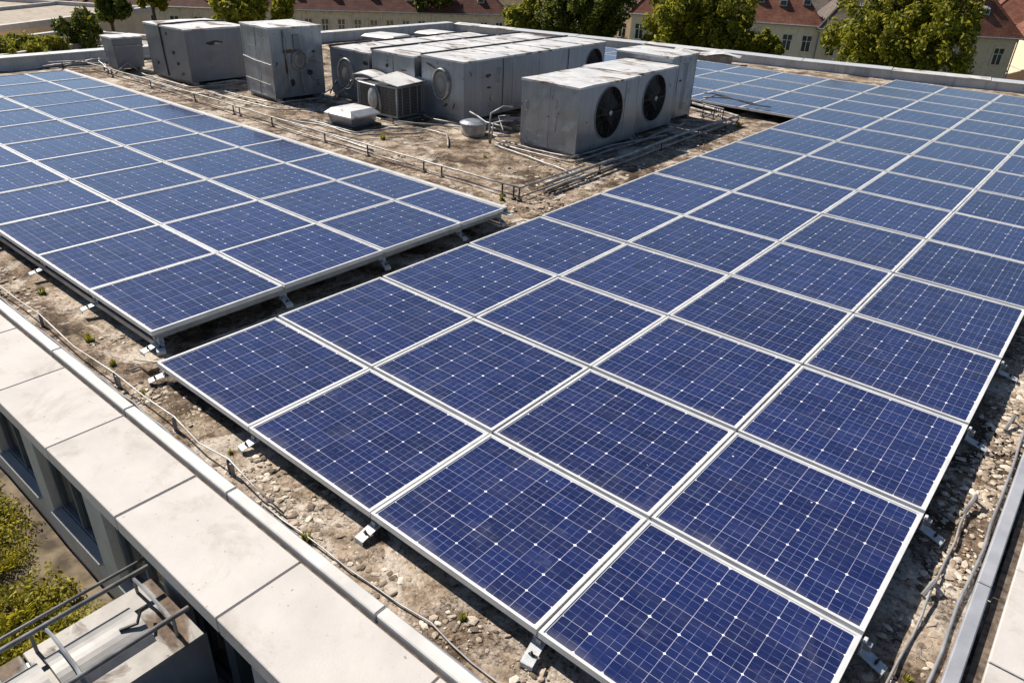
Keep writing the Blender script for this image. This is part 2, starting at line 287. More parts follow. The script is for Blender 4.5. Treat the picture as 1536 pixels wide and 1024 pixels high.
# ------------------------------------------------------------------ mesh helpers
class MB:
    def __init__(s): s.v = []; s.f = []; s.mi = []; s.cur = 0; s.uv = None
    def add(s, vs, fs):
        o = len(s.v); s.v += [tuple(p) for p in vs]
        for f in fs: s.f.append(tuple(i+o for i in f)); s.mi.append(s.cur)
        return s
    def hexa(s, p): return s.add(p, [(0, 3, 2, 1), (4, 5, 6, 7), (0, 1, 5, 4), (1, 2, 6, 5), (2, 3, 7, 6), (3, 0, 4, 7)])
    def box(s, x0, y0, z0, x1, y1, z1):
        return s.hexa([(x0, y0, z0), (x1, y0, z0), (x1, y1, z0), (x0, y1, z0), (x0, y0, z1), (x1, y0, z1), (x1, y1, z1), (x0, y1, z1)])
    def obox(s, c, ax, half):
        c = Vector(c); a = [Vector(v).normalized()*h for v, h in zip(ax, half)]
        P = [c + a[0]*i + a[1]*j + a[2]*k for k in (-1, 1) for i, j in ((-1, -1), (1, -1), (1, 1), (-1, 1))]
        return s.hexa(P)
    def tube(s, pts, r, n=6, cap=True, r1=None):
        pts = [Vector(p) for p in pts]; m = len(pts); rings = []
        prev = None
        for i, p in enumerate(pts):
            d = (pts[min(i+1, m-1)] - pts[max(i-1, 0)]).normalized()
            if prev is None:
                a = d.orthogonal().normalized()
            else:
                a = (prev - d*prev.dot(d))
                a = a.normalized() if a.length > 1e-6 else d.orthogonal().normalized()
            prev = a; b = d.cross(a); rr = r if r1 is None else r + (r1-r)*i/max(1, m-1)
            rings.append([p + (a*math.cos(2*math.pi*k/n) + b*math.sin(2*math.pi*k/n))*rr for k in range(n)])
        vs = [q for ring in rings for q in ring]; fs = []
        for i in range(m-1):
            for k in range(n): fs.append((i*n+k, i*n+(k+1) % n, (i+1)*n+(k+1) % n, (i+1)*n+k))
        if cap: fs += [tuple(range(n-1, -1, -1)), tuple((m-1)*n+k for k in range(n))]
        return s.add(vs, fs)
    def ring(s, c, ax, R0, r, n=32, k=6, sc=(1, 1)):
        ax = Vector(ax).normalized(); a = Vector((0, 0, 1)) if abs(ax.z) < 0.9 else Vector((1, 0, 0)); b = ax.cross(a).normalized(); c = Vector(c)
        vs = []; fs = []
        for i in range(n):
            t = 2*math.pi*i/n; d = a*math.cos(t)*sc[1] + b*math.sin(t)*sc[0]
            for j in range(k):
                q = 2*math.pi*j/k; vs.append(c + d*(R0 + r*math.cos(q)) + ax*r*math.sin(q))
        for i in range(n):
            for j in range(k): fs.append((i*k+j, i*k+(j+1) % k, ((i+1) % n)*k+(j+1) % k, ((i+1) % n)*k+j))
        return s.add(vs, fs)
    def lathe(s, c, ax, prof, n=24, sc=(1, 1)):   # prof: (radius, height along ax)
        ax = Vector(ax).normalized(); a = Vector((0, 0, 1)) if abs(ax.z) < 0.9 else Vector((1, 0, 0)); b = ax.cross(a).normalized(); c = Vector(c)
        vs = []; fs = []; m = len(prof)
        for (rr, h) in prof:
            for i in range(n):
                t = 2*math.pi*i/n; vs.append(c + (a*math.cos(t)*sc[1] + b*math.sin(t)*sc[0])*rr + ax*h)
        for j in range(m-1):
            for i in range(n): fs.append((j*n+i, (j+1)*n+i, (j+1)*n+(i+1) % n, j*n+(i+1) % n))
        fs.append(tuple((m-1)*n+i for i in range(n-1, -1, -1)))
        return s.add(vs, fs)
    def wall(s, o, ux, uy, nx, ny, amp=0.006, hole=None):
        """dented sheet from corner o spanned by ux, uy; hole = (cu, cv, r) in metres cut round"""
        o, ux, uy = Vector(o), Vector(ux), Vector(uy); nrm = ux.cross(uy).normalized()
        if hole:
            cu, cv, r = hole; W, H = ux.length, uy.length; eu, ev = ux.normalized(), uy.normalized(); n = 48
            inn, out = [], []
            for i in range(n):
                t = 2*math.pi*i/n; du, dv = math.cos(t), math.sin(t)
                inn.append(o + eu*(cu+du*r) + ev*(cv+dv*r))
                k = min((((W-cu) if du > 0 else cu)/abs(du)) if abs(du) > 1e-9 else 1e9, (((H-cv) if dv > 0 else cv)/abs(dv)) if abs(dv) > 1e-9 else 1e9)
                out.append(o + eu*(cu+du*k) + ev*(cv+dv*k))
            s.add(inn+out, [(i, n+i, n+(i+1) % n, (i+1) % n) for i in range(n)])
            # the four corner gaps
            for (a, b) in ((0, 0), (W, 0), (W, H), (0, H)):
                cr = o + eu*a + ev*b
                js = sorted(range(n), key=lambda i: (out[i]-cr).length)[:4]
                on_u = [i for i in js if abs((out[i]-o).dot(ev)-b) < 1e-6]; on_v = [i for i in js if abs((out[i]-o).dot(eu)-a) < 1e-6]
                if on_u and on_v: s.add([cr, out[on_u[0]], out[on_v[0]]], [(0, 1, 2)])
            return s
        vs = []
        for j in range(ny+1):
            for i in range(nx+1):
                e = 0 if i in (0, nx) or j in (0, ny) else rng.uniform(-amp, amp)
                vs.append(o + ux*(i/nx) + uy*(j/ny) + nrm*e)
        return s.add(vs, [(j*(nx+1)+i, j*(nx+1)+i+1, (j+1)*(nx+1)+i+1, (j+1)*(nx+1)+i) for j in range(ny) for i in range(nx)])
    def build(s, name, mats, parent=None, smooth=False, bevel=0.0, loc=None):
        me = bpy.data.meshes.new(name); me.from_pydata(s.v, [], s.f); me.update()
        mats = mats if isinstance(mats, (list, tuple)) else [mats]
        for m in mats: me.materials.append(m)
        if len(mats) > 1: me.polygons.foreach_set('material_index', s.mi)
        if smooth: me.polygons.foreach_set('use_smooth', [True]*len(me.polygons))
        if s.uv is not None:
            l = me.uv_layers.new(name='UVMap'); l.data.foreach_set('uv', np.array(s.uv, 'f').ravel())
        o = bpy.data.objects.new(name, me); COL.objects.link(o)
        if parent: o.parent = parent
        if loc is not None: o.location = loc
        if bevel:
            b = o.modifiers.new('bevel', 'BEVEL'); b.width = bevel; b.segments = 1; b.limit_method = 'ANGLE'
        return o
def np_mesh(name, verts, quads, mat, parent=None, flat=False):
    me = bpy.data.meshes.new(name); nv, nf, k = len(verts), len(quads), quads.shape[1]
    me.vertices.add(nv); me.vertices.foreach_set('co', np.asarray(verts, 'f').ravel())
    me.loops.add(nf*k); me.loops.foreach_set('vertex_index', quads.astype('i').ravel())
    me.polygons.add(nf); me.polygons.foreach_set('loop_start', np.arange(nf, dtype='i')*k)
    me.update(calc_edges=True); me.materials.append(mat)
    if flat: me.shade_flat()
    o = bpy.data.objects.new(name, me); COL.objects.link(o)
    if parent: o.parent = parent
    return o
def tag(o, label, cat, group=None, kind=None):
    o['label'] = label; o['category'] = cat
    if group: o['group'] = group
    if kind: o['kind'] = kind
    return o
def thing(name, label, cat, loc=(0, 0, 0), rz=0.0, group=None):
    o = bpy.data.objects.new(name, None); COL.objects.link(o); o.location = loc; o.rotation_euler = (0, 0, rz)
    o.empty_display_size = 0.1
    return tag(o, label, cat, group)
def struct(o): o['kind'] = 'structure'; return o
def copy_tree(o, parent=None):
    c = o.copy(); COL.objects.link(c); c.parent = parent
    for ch in o.children: copy_tree(ch, c)
    return c
ORD = ['first', 'second', 'third', 'fourth', 'fifth', 'sixth', 'seventh', 'eighth', 'ninth', 'tenth', 'eleventh', 'twelfth', 'thirteenth', 'fourteenth', 'fifteenth', 'sixteenth']

# ================================================================== LARGE STRUCTURE
S = 1.6
GROUND = -14.0
g = MB(); g.add([(-900, -300, GROUND), (700, -300, GROUND), (700, 1300, GROUND), (-900, 1300, GROUND)], [(0, 1, 2, 3)])
struct(g.build('ground', M['ground']))
XW, XE = -18.0, 6.47          # deck extent between the parapets
FAR = lambda x: 23.1 + 0.19*(x+16.0)
# deck with a slightly uneven surface
nx, ny = 150, 160
xs = np.linspace(XW-0.2, XE+0.25, nx); ys = np.linspace(-0.56, 28.6, ny)
X, Y = np.meshgrid(xs, ys)
Y = np.where(Y > FAR(X)+0.2, FAR(X)+0.2, Y)
Z = 0.006*np.sin(X*2.1+Y)+0.006*np.sin(Y*3.3-X*1.7)+nrg.uniform(-0.006, 0.004, X.shape)
vv = np.stack([X, Y, Z], -1).reshape(-1, 3); idx = np.arange(nx*ny).reshape(ny, nx)
qq = np.stack([idx[:-1, :-1], idx[:-1, 1:], idx[1:, 1:], idx[1:, :-1]], -1).reshape(-1, 4)
deck = struct(np_mesh('roof_deck', vv, qq, M['deck']))

# the building that carries the roof
bld = thing('concrete_building', 'pale concrete building with wide coping slabs and dark recessed windows, carrying the panel roof', 'building', (0, 0, GROUND))
ZB = -GROUND
YF = -1.08          # facade plane
wins = [(-3.85, -2.9), (-2.72, -1.76), (-1.62, -0.61), (-0.33, 0.67), (1.0, 1.96), (2.2, 3.1), (3.4, 4.3), (4.7, 5.6)]
ZH, ZS = -0.20, -1.10
fw = MB()
xs_ = [-18.6] + [v for a in wins for v in a] + [7.35]
for i in range(0, len(xs_), 2): fw.box(xs_[i], YF, ZB+ZS, xs_[i+1], YF+0.30, ZB+ZH)     # piers
fw.box(-18.6, YF, ZB+ZH, 7.35, -0.46, ZB-0.06)
fw.box(-18.6, YF, 0, 7.35, YF+0.30, ZB+ZS)
fw.build('facade_wall', M['facade'], bld)
sw = MB(); sw.box(7.05, YF+0.30, 0, 7.35, 29, ZB-0.06); sw.box(-18.6, YF+0.30, 0, -18.3, 23, ZB-0.06)
sw.add([(-18.3, 22.9, 0), (7.05, 28, 0), (7.05, 28, ZB-0.1), (-18.3, 22.9, ZB-0.1)], [(0, 3, 2, 1)])
sw.build('side_wall', M['facade'], bld)
for i, (a, b) in enumerate(wins):
    wf = MB(); y0, y1 = YF+0.065, YF+0.125; t = 0.045; z0, z1 = ZB+ZS+0.03, ZB+ZH
    a2 = a+0.02; b2 = b-0.02
    wf.box(a2, y0, z0, a2+t, y1, z1); wf.box(b2-t, y0, z0, b2, y1, z1); wf.box(a2+t, y0, z1-t, b2-t, y1, z1); wf.box(a2+t, y0, z0, b2-t, y1, z0+t)
    mid = a2+(b2-a2)*0.5; wf.box(mid-0.02, y0-0.004, z0+t, mid+0.02, y1, z1-t)
    wf.box(a2+t, y0+0.003, z1-0.22, mid-0.02, y1, z1-0.19)
    wo = wf.build('window', M['winframe'], bld)
    p = MB(); p.box(a2+t, y0+0.03, z0+t, b2-t, y0+0.042, z1-t); p.build('pane', M['glass'], wo)
    sl = MB(); sl.box(a+0.003, YF-0.035, ZB+ZS+0.002, b-0.003, YF+0.062, ZB+ZS+0.03); sl.build('window_sill', M['sill'], bld, bevel=0.004)
# coping slabs along the near edge
jn = [-18.6, -16.9, -15.3, -13.6, -12.0, -10.3, -8.7, -7.0, -5.4, -4.2, -3.05, -1.9, -0.75, 0.42, 1.60, 2.93, 4.25, 5.55, 6.66]
for i in range(len(jn)-1):
    sl = MB(); dz = rng.uniform(-0.003, 0.003)
    sl.box(jn[i]+0.006, -1.16, ZB-0.055+dz, jn[i+1]-0.006, -0.535, ZB+0.085+dz); sl.build('coping_slab', M['coping'], bld, bevel=0.006)
jy = [-1.16, 0.2, 1.75, 2.75, 4.2, 5.6, 7.0, 8.5, 10, 11.5, 13, 15, 17, 19, 21, 23, 25, 26.9]
for i in range(len(jy)-1):
    sl = MB(); dz = rng.uniform(-0.003, 0.003)
    sl.box(6.674, jy[i]+0.006, ZB-0.055+dz, 7.42, jy[i+1]-0.006, ZB+0.085+dz); sl.build('coping_slab', M['coping'], bld, bevel=0.006)
gj = MB(); gj.box(-18.5, -1.06, ZB-0.058, 7.3, -0.45, ZB+0.035); gj.box(6.60, -0.45, ZB-0.058, 7.3, 26.8, ZB+0.04); gj.build('joint_bed', M['grime'], bld)
# white trim on the near edge, greyer trim on the right edge
tj = [-18.3, -15, -12, -9, -6.2, -3.6, -1.1, 0.38, 1.98, 3.66, 5.2, 6.46]
for i in range(len(tj)-1):
    t = MB(); t.box(tj[i]+0.006, -0.505, ZB-0.02, tj[i+1]-0.006, -0.415, ZB+0.115); t.build('edge_trim', M['trim'], bld, bevel=0.008)
tj = [-0.52, 2.4, 5.6, 8.8, 12, 15.2, 18.4, 21.6, 26.5]
for i in range(len(tj)-1):
    t = MB(); t.box(6.485, tj[i]+0.006, ZB-0.02, 6.572, tj[i+1]-0.006, ZB+0.115); t.build('edge_trim', M['trimgrey'], bld, bevel=0.008)

# far and left parapets
pw = thing('parapet_wall', 'long pale metal capped parapet along the far edge of the roof below the trees', 'parapet', (XW, FAR(XW), 0), math.atan(0.19))
L = 26.6
p = MB(); p.wall((0, 0, -0.06), (L, 0, 0), (0, 0, 0.33), 60, 2, 0.01); p.box(0, 0.004, -0.1, L, 0.3, 0.26); p.build('upstand', M['parapet'], pw)
for i in range(9):
    c = MB(); a = L*i/9; dz = rng.uniform(-0.012, 0.012)
    c.hexa([(a+.01, -.06, .27+dz), (a+L/9-.01, -.06, .27-dz), (a+L/9-.01, .40, .31-dz), (a+.01, .40, .31+dz), (a+.01, -.06, .30+dz), (a+L/9-.01, -.06, .30-dz), (a+L/9-.01, .40, .34-dz), (a+.01, .40, .34+dz)])
    c.build('cap_sheet', M['plate'] if i % 3 else M['lid'], pw, bevel=0.006)
pl = thing('parapet_wall', 'grey parapet along the far left edge of the roof, behind the left panel field', 'parapet', (XW, 0, 0))
p = MB(); p.box(-0.3, -0.4, -0.1, 0, FAR(XW), 0.30); p.build('upstand', M['parapet'], pl)
for i in range(7):
    a = -0.4+(FAR(XW)+0.4)*i/7; b = -0.4+(FAR(XW)+0.4)*(i+1)/7
    c = MB(); c.box(-.42, a+.01, .302, .05, b-.01, .345); c.build('cap_sheet', M['trim'] if i % 2 else M['plate'], pl, bevel=0.006)

# planted terrace one level down on the near side
tn = 60
X, Y = np.meshgrid(np.linspace(-12, 9, tn), np.linspace(-14, YF-0.02, tn)); Z = -1.45+0.05*np.sin(X*1.7+Y*2.1)+nrg.uniform(-.03, .03, X.shape)
idx = np.arange(tn*tn).reshape(tn, tn); qq = np.stack([idx[:-1, :-1], idx[:-1, 1:], idx[1:, 1:], idx[1:, :-1]], -1).reshape(-1, 4)
struct(np_mesh('terrace', np.stack([X, Y, Z], -1).reshape(-1, 3), qq, M['soil']))
tb = MB(); tb.box(-12, -14, GROUND, 9, YF-0.02, -1.65); struct(tb.build('terrace_base', M['facade']))

# ================================================================== SOLAR PANELS
PW, PL, FT = 1.49, 1.60, 0.05
def proto_panel():
    t = thing('solar_panel', 'solar panel', 'solar panel')
    f = MB(); b = 0.023
    w2, l2 = PW/2, PL/2
    for (x0, y0, x1, y1) in ((-w2, -l2, w2, -l2+b), (-w2, l2-b, w2, l2), (-w2, -l2+b, -w2+b, l2-b), (w2-b, -l2+b, w2, l2-b)):
        f.box(x0, y0, -FT, x1, y1, 0)
    # thin inner lip, a touch lower than the outer frame
    c = 0.010
    for (x0, y0, x1, y1) in ((-w2+b, -l2+b, w2-b, -l2+b+c), (-w2+b, l2-b-c, w2-b, l2-b), (-w2+b, -l2+b+c, -w2+b+c, l2-b-c), (w2-b-c, -l2+b+c, w2-b, l2-b-c)):
        f.box(x0, y0, -FT+0.006, x1, y1, -0.007)
    f.build('frame', M['alu'], t)
    g = MB(); k = b+c; x0, y0, x1, y1 = -w2+k, -l2+k, w2-k, l2-k
    g.hexa([(x0, y0, -.03), (x1, y0, -.03), (x1, y1, -.03), (x0, y1, -.03), (x0, y0, -.010), (x1, y0, -.010), (x1, y1, -.010), (x0, y1, -.010)])
    uv = []; e = 0.12
    for fi, fc in enumerate(g.f):
        for vi in fc:
            p = g.v[vi]; uv.append(((p[0]-x0)/(x1-x0)*(7)+0.0, (p[1]-y0)/(y1-y0)*7))
    g.uv = uv
    g.build('cell_sheet', M['cells'], t)
    return t
_proto = proto_panel(); _used = [False]
def place_panel(x0, y0, x1, y1, z, label, group):
    o = _proto if not _used[0] else copy_tree(_proto); _used[0] = True
    o.location = ((x0+x1)/2, (y0+y1)/2, z+rng.uniform(-0.004, 0.004))
    o.rotation_euler = (rng.uniform(-.004, .004), rng.uniform(-.004, .004), rng.uniform(-.0015, .0015))
    o.scale = ((x1-x0)/PW, (y1-y0)/PL, 1)
    o['label'] = label; o['group'] = group
    return o
def foot(parent, loc, dirv, name='foot_plate'):
    """bent zinc foot sticking out from under a panel edge along dirv"""
    d = Vector(dirv).normalized(); s_ = Vector((-d.y, d.x, 0)); L = Vector(loc)
    m = MB(); ln, wd = rng.uniform(0.085, 0.12), 0.042
    def q(a, b, c): return L + d*a + s_*b + Vector((0, 0, c))
    z0, z1 = 0.075, 0.040
    m.hexa([q(-.05, -wd, z0), q(ln, -wd, z1), q(ln, wd, z1), q(-.05, wd, z0), q(-.05, -wd, z0+.007), q(ln, -wd, z1+.007), q(ln, wd, z1+.007), q(-.05, wd, z0+.007)])
    m.hexa([q(-.06, -wd, z0-.002), q(-.051, -wd, z0-.002), q(-.051, wd, z0-.002), q(-.06, wd, z0-.002), q(-.06, -wd, .165), q(-.051, -wd, .165), q(-.051, wd, .165), q(-.06, wd, .165)])
    m.hexa([q(ln, -wd, z1-.03), q(ln+.006, -wd, z1-.03), q(ln+.006, wd, z1-.03), q(ln, wd, z1-.03), q(ln, -wd, z1+.006), q(ln+.006, -wd, z1+.006), q(ln+.006, wd, z1+.006), q(ln, wd, z1+.006)])
    o = m.build(name, M['plate'], parent)
    b = MB(); c = q(ln*.45, 0.0, (z0+z1)/2+.008); b.lathe(c, (0, 0, 1), [(.011, 0), (.011, .012), (.006, .013), (.006, .026)], 8); b.obox(q(ln*.45, .01, (z0+z1)/2+.0095), (d, s_, (0, 0, 1)), (.006, .03, .0022))
    b.build('bolt', M['dark'], o)
    return o

ZP = 0.22
U = [0.0, 0.945, 1.89, 2.835, 3.775]
V = [0.0, 0.815, 1.72, 2.67, 3.65, 4.65, 5.70, 6.77, 7.84, 8.92, 10.0, 11.06, 12.12, 13.15, 14.2, 15.25]
NV = 15
colname = ['leftmost', 'second', 'third', 'rightmost']
gap_u, gap_v = 0.008, 0.018
RG = 'solar panels of the right hand field'
for j in range(NV):
    for i in range(4):
        place_panel(U[i]*S+gap_u, V[j]*S+(gap_v if j else 0), U[i+1]*S-gap_u, V[j+1]*S-gap_v, ZP,
            'right field panel, %s from the near edge in the %s column' % (ORD[j], colname[i]), RG)
cn = ['next to the main columns', 'second', 'third', 'fourth', 'fifth', 'sixth', 'outermost']
NE = 7
for j in range(10, 14):
    for i in range(NE):
        where = ['beside the long right field', 'two columns from the right field', 'three columns from the right field', 'four columns from the right field', 'five columns from the right field', 'six columns from the right field', 'in the far end column'][i]
        place_panel(-(i+1)*.945*S+gap_u, V[j]*S+gap_v, -i*.945*S-gap_u, V[j+1]*S-gap_v, ZP,
            'blue back block panel, %s row behind the fans, %s' % (['nearest', 'second', 'third', 'farthest'][j-10], where), 'solar panels of the back block')
ZL = 0.30
LV = [0.12*S, 1.075*S, 2.0*S, 2.89*S, 3.46*S]
NL = 11; LP = 0.958*1.43
LX = [-.275*S-k*LP for k in range(NL+1)]
rown = ['front row by the near roof edge', 'second row from the near roof edge', 'third row from the near roof edge', 'back row beside the pipe rail']
for k in range(NL):
    for j in range(4):
        place_panel(LX[k+1]+gap_u, LV[j]+(gap_v-.008 if j else 0), LX[k]-gap_u, LV[j+1]-gap_v+.008, ZL,
            'left field panel, %s from the gap, %s' % (ORD[k], rown[j]), 'solar panels of the left hand field')

# --- rails: cross rails (along x) under the seams, long rails (along y) under them
for j in range(NV+1):
    y = V[j]*S + (0.05 if j == 0 else -0.03 if j == NV else 0)
    t = thing('mounting_rail', 'grey aluminium rail under the %s of the right panel field' % ('near edge' if j == 0 else 'far edge' if j == NV else 'seam after row %s' % ORD[j-1]), 'rail', (0, y, 0), 0, 'cross rails of the right panel field')
    m = MB(); m.box(-.04, -.02, .122, 6.10, .02, .166); m.build('bar', M['rail'], t)
    if 0 < j < NV:
        m = MB(); m.box(.01, -.0165, .1675, 6.03, .0165, .194); m.build('seam_strip', M['rail'], t)
    m = MB(); m.box(6.045, -.018, .167, 6.068, .018, .195); m.build('end_clamp', M['alu'], t, bevel=.004)
    if 0 < j < 11: foot(t, (6.11, 0, 0), (1, rng.uniform(-.25, .1), 0))
for i in range(5):
    x = U[i]*S + (0.05 if i == 0 else -0.05 if i == 4 else 0)
    t = thing('mounting_rail', 'lengthwise aluminium rail under the %s of the right field' % ['left edge', 'first lengthwise seam', 'second lengthwise seam', 'third lengthwise seam', 'right edge'][i], 'rail', (x, 0, 0), 0, 'long rails of the right panel field')
    m = MB(); m.box(-.02, .02, .07, .02, 24.3, .12); m.build('bar', M['rail'], t)
    foot(t, (0.0 if i else -.04, -.005, 0), ((-.35 if i == 0 else rng.uniform(-.2, .2)), -1, 0))
for k in range(0, NL+1):
    x = LX[k] + (-.05 if k == 0 else .05 if k == NL else 0)
    t = thing('mounting_rail', 'aluminium rail under the %s of the left panel field' % ('end edge by the gap' if k == 0 else 'outer end edge' if k == NL else '%s seam from the gap' % ORD[k-1]), 'rail', (x, 0, .08), 0, 'seam rails of the left panel field')
    m = MB(); m.box(-.02, LV[0]+.03, .10, .02, LV[-1]-.03, .166); m.build('bar', M['rail'], t)
    if k < 6: foot(t, (0, LV[0], -.03), (rng.uniform(-.2, .2), -1, 0))
for j in range(5):
    y = LV[j] + (.06 if j == 0 else -.06 if j == 4 else 0)
    t = thing('mounting_rail', 'aluminium rail lying along the left panel field under %s' % ['its near edge', 'the seam after its front row', 'the seam after its second row', 'the seam before its back row', 'its white back edge'][j], 'rail', (0, y, .05), 0, 'long rails of the left panel field')
    m = MB(); m.box(LX[-1]+.03, -.02, .04, LX[0]-.03, .02, .098); m.build('bar', M['rail'], t)
    if j in (1, 2, 3): m = MB(); m.box(LX[-1], -.012, .20, LX[0], .012, .230); m.build('seam_strip', M['rail'], t)
    foot(t, (LX[0]-.01, 0, 0), (1, rng.uniform(-.5, .1), 0))
t = thing('edge_flashing', 'broad white metal strip closing the back edge of the left panel field', 'flashing', (0, LV[-1], 0))
m = MB()
for k in range(6):
    a, b = LX[-1]+(LX[0]-LX[-1])*k/6, LX[-1]+(LX[0]-LX[-1])*(k+1)/6
    m.box(a+.003, -.006, ZL-.022, b-.003, .075, ZL+.004); m.box(a+.003, .076, ZL-.14, b-.003, .080, ZL+.004)
m.build('strip', M['trim'], t)
m = MB(); m.hexa([(LX[0]-.03, -.02, .22), (LX[0]+.12, -.02, .205), (LX[0]+.12, .07, .205), (LX[0]-.03, .07, .22), (LX[0]-.03, -.02, .23), (LX[0]+.12, -.02, .215), (LX[0]+.12, .07, .215), (LX[0]-.03, .07, .23)])
m.build('end_plate', M['plate'], t)
# ================================================================== ROOF PLANT (air handling)
def bolts(m, pts, n, r=.010):
    for p in pts: m.lathe(p, n, [(r, 0), (r, .006), (r*.6, .009)], 8)
def patch(parent, c, ux, uy, n, w, h, mat='rust', name='torn_patch'):
    ux, uy, n = Vector(ux), Vector(uy), Vector(n); c = Vector(c); m = MB()
    k = 17; out = []; w *= .75; h *= .75; q0 = 1.0
    for i in range(k):
        t = 2*math.pi*i/k; q0 = .55*q0+.45*rng.uniform(.5, 1.3); q = q0
        out.append(c + ux*w*.5*q*math.cos(t) + uy*h*.5*q*math.sin(t))
    m.add([p + n*.001 for p in out] + [p*1.0 + n*rng.uniform(.005, .014) for p in out], [tuple(range(k, 2*k))] + [(i, (i+1) % k, k+(i+1) % k, k+i) for i in range(k)])
    return m.build(name, M[mat], parent)
def cabinet(name, label, cat, group, cx, cy, W, D, H, rz=0.0, z0=.09, hole=None, body='steel', lid='lid', seams_y=(), seams_x=(), flare=0.0, lidrise=.0, over=.02):
    """sheet metal cabinet; +x is the fan side, -y the side towards the panels. hole = (y from the near corner, z, r) on +x"""
    t = thing(name, label, cat, (cx, cy, 0), rz, group)
    a, b = W/2, D/2; z1 = z0+H
    m = MB()
    m.wall((-a, -b, z0), (W, 0, 0), (0, 0, H), 7, 6, .006)
    m.wall((a, b, z0), (-W, 0, 0), (0, 0, H), 7, 6, .006)
    m.wall((-a, b, z0), (0, -D, 0), (0, 0, H), 7, 6, .006)
    m.wall((a, -b, z0), (0, D, 0), (0, 0, H), 8, 7, .006, hole)
    m.add([(-a, -b, z0), (a, -b, z0), (a, b, z0), (-a, b, z0)], [(0, 3, 2, 1)])
    if flare:
        m.v = [(x*(1+flare*(z-z0)/H), y*(1+flare*(z-z0)/H), z) for x, y, z in m.v]
    fl = 1+flare
    # corner angles and seams
    e = m; s_ = .035
    if not flare:
        for sx in (-1, 1):
            for sy in (-1, 1):
                e.box(min(sx*(a-s_), sx*(a+.004)), min(sy*(b+.0005), sy*(b+.004)), z0+.01, max(sx*(a-s_), sx*(a+.004)), max(sy*(b+.0005), sy*(b+.004)), z1-.005)
                e.box(min(sx*(a+.0005), sx*(a+.004)), min(sy*(b-s_), sy*b), z0+.01, max(sx*(a+.0005), sx*(a+.004)), max(sy*(b-s_), sy*b), z1-.005)
        for fx in seams_y: e.box(-a+fx*W-.006, -b-.009, z0+.03, -a+fx*W+.006, -b-.0005, z1-.02)
        for fy in seams_x: e.box(a+.0005, -b+fy*D-.006, z0+.03, a+.009, -b+fy*D+.006, z1-.02)
        e.box(-a+.04, -b-.008, z0+.02, a-.04, -b-.0005, z0+.035)
    if not flare and D > 1.2:
        for (fx, fz, pw_, ph_) in ((rng.uniform(.12, .3), rng.uniform(.12, .3), .38, .5),):
            x0 = -a+fx*W; zz = z0+fz*H; e.box(x0, -b-.006, zz, x0+pw_*W, -b-.0007, zz+ph_*H)
            bolts(e, [(x0+.04, -b-.006, zz+.04), (x0+pw_*W-.04, -b-.006, zz+.04), (x0+.04, -b-.006, zz+ph_*H-.04), (x0+pw_*W-.04, -b-.006, zz+ph_*H-.04)], (0, -1, 0), .012)
        if hole is None or D > 4:
            for q in ((.30, .36), (.48, .2)):
                y0 = -b+q[0]*D; e.box(a+.0007, y0, z0+.12*H, a+.006, y0+q[1]*min(D, 2.2), z0+.88*H)
        for k in range(6): e.box(a-.30*W if hole is None else -a+.08*W, -b-.011, z0+.10+.035*k, (a-.10*W) if hole is None else -a+.3*W, -b-.0062, z0+.118+.035*k)
    for i in range(10):
        bolts(e, [(rng.uniform(-a*.9, a*.9)*fl, -b-.004, z0+H*rng.choice([.06, .93, rng.random()]))] if not flare else [], (0, -1, 0), rng.uniform(.008, .018))
        if hole is None and not flare: bolts(e, [(a+.004, rng.uniform(-b*.9, b*.9), z0+H*rng.choice([.06, .93, rng.random()]))], (1, 0, 0), rng.uniform(.008, .018))
    m.build('body', M[body], t)
    # lid
    l = MB(); A, B = a*fl+over, b*fl+over; n = 5
    vs = []; 
    for j in range(n+1):
        for i in range(n+1):
            ed = i in (0, n) or j in (0, n)
            vs.append((-A+2*A*i/n, -B+2*B*j/n, z1+.03+(rng.uniform(-.008, .008) if ed else rng.uniform(-.004, .014)+lidrise)))
    l.add(vs, [(j*(n+1)+i, j*(n+1)+i+1, (j+1)*(n+1)+i+1, (j+1)*(n+1)+i) for j in range(n) for i in range(n)])
    per = [(i, 0) for i in range(n)] + [(n, j) for j in range(n)] + [(n-i, n) for i in range(n)] + [(0, n-j) for j in range(n)]
    top = [vs[j*(n+1)+i] for i, j in per]; k = len(top)
    l.add(top + [(x, y, z1-.012) for x, y, z in top], [(i, k+i, k+(i+1) % k, (i+1) % k) for i in range(k)])
    l.add([(-A, -B, z1-.012), (A, -B, z1-.012), (A, B, z1-.012), (-A, B, z1-.012)], [(0, 3, 2, 1)])
    if D > 4:
        for fy in (.27, .55, .80): l.box(-A+.02, -B+fy*2*B-.012, z1+.035, A-.02, -B+fy*2*B+.012, z1+.052)
    lo = l.build('lid', M[lid], t)
    if D > 4:
        fm = MB(); fm.box(-A-.012, -B+.01, z1-.01, -A+.03, B-.01, z1+.062); fm.box(-A+.0302, -B+.004, z1+.028, -A+.05, B-.016, z1+.046); fm.build('lid_flange', M['dark'], lo)
        for fy in (.24, .70):
            fm = MB(); yy = -b+fy*D; fm.box(a+.0065, yy-.02, z0+.02, a+.02, yy+.02, z1-.02)
            bolts(fm, [(a+.02, yy+.005, z0+H*q) for q in (.1, .3, .5, .7, .9)], (1, 0, 0), .014); fm.build('joint_flange', M[body], t)
    # skids
    for sy in (-1, 1):
        k_ = MB(); k_.box(-a-.05, sy*(b-.12)-.04, 0, a+.05, sy*(b-.12)+.04, z0-.003); k_.build('skid', M['pipe'], t, bevel=.004)
    return t
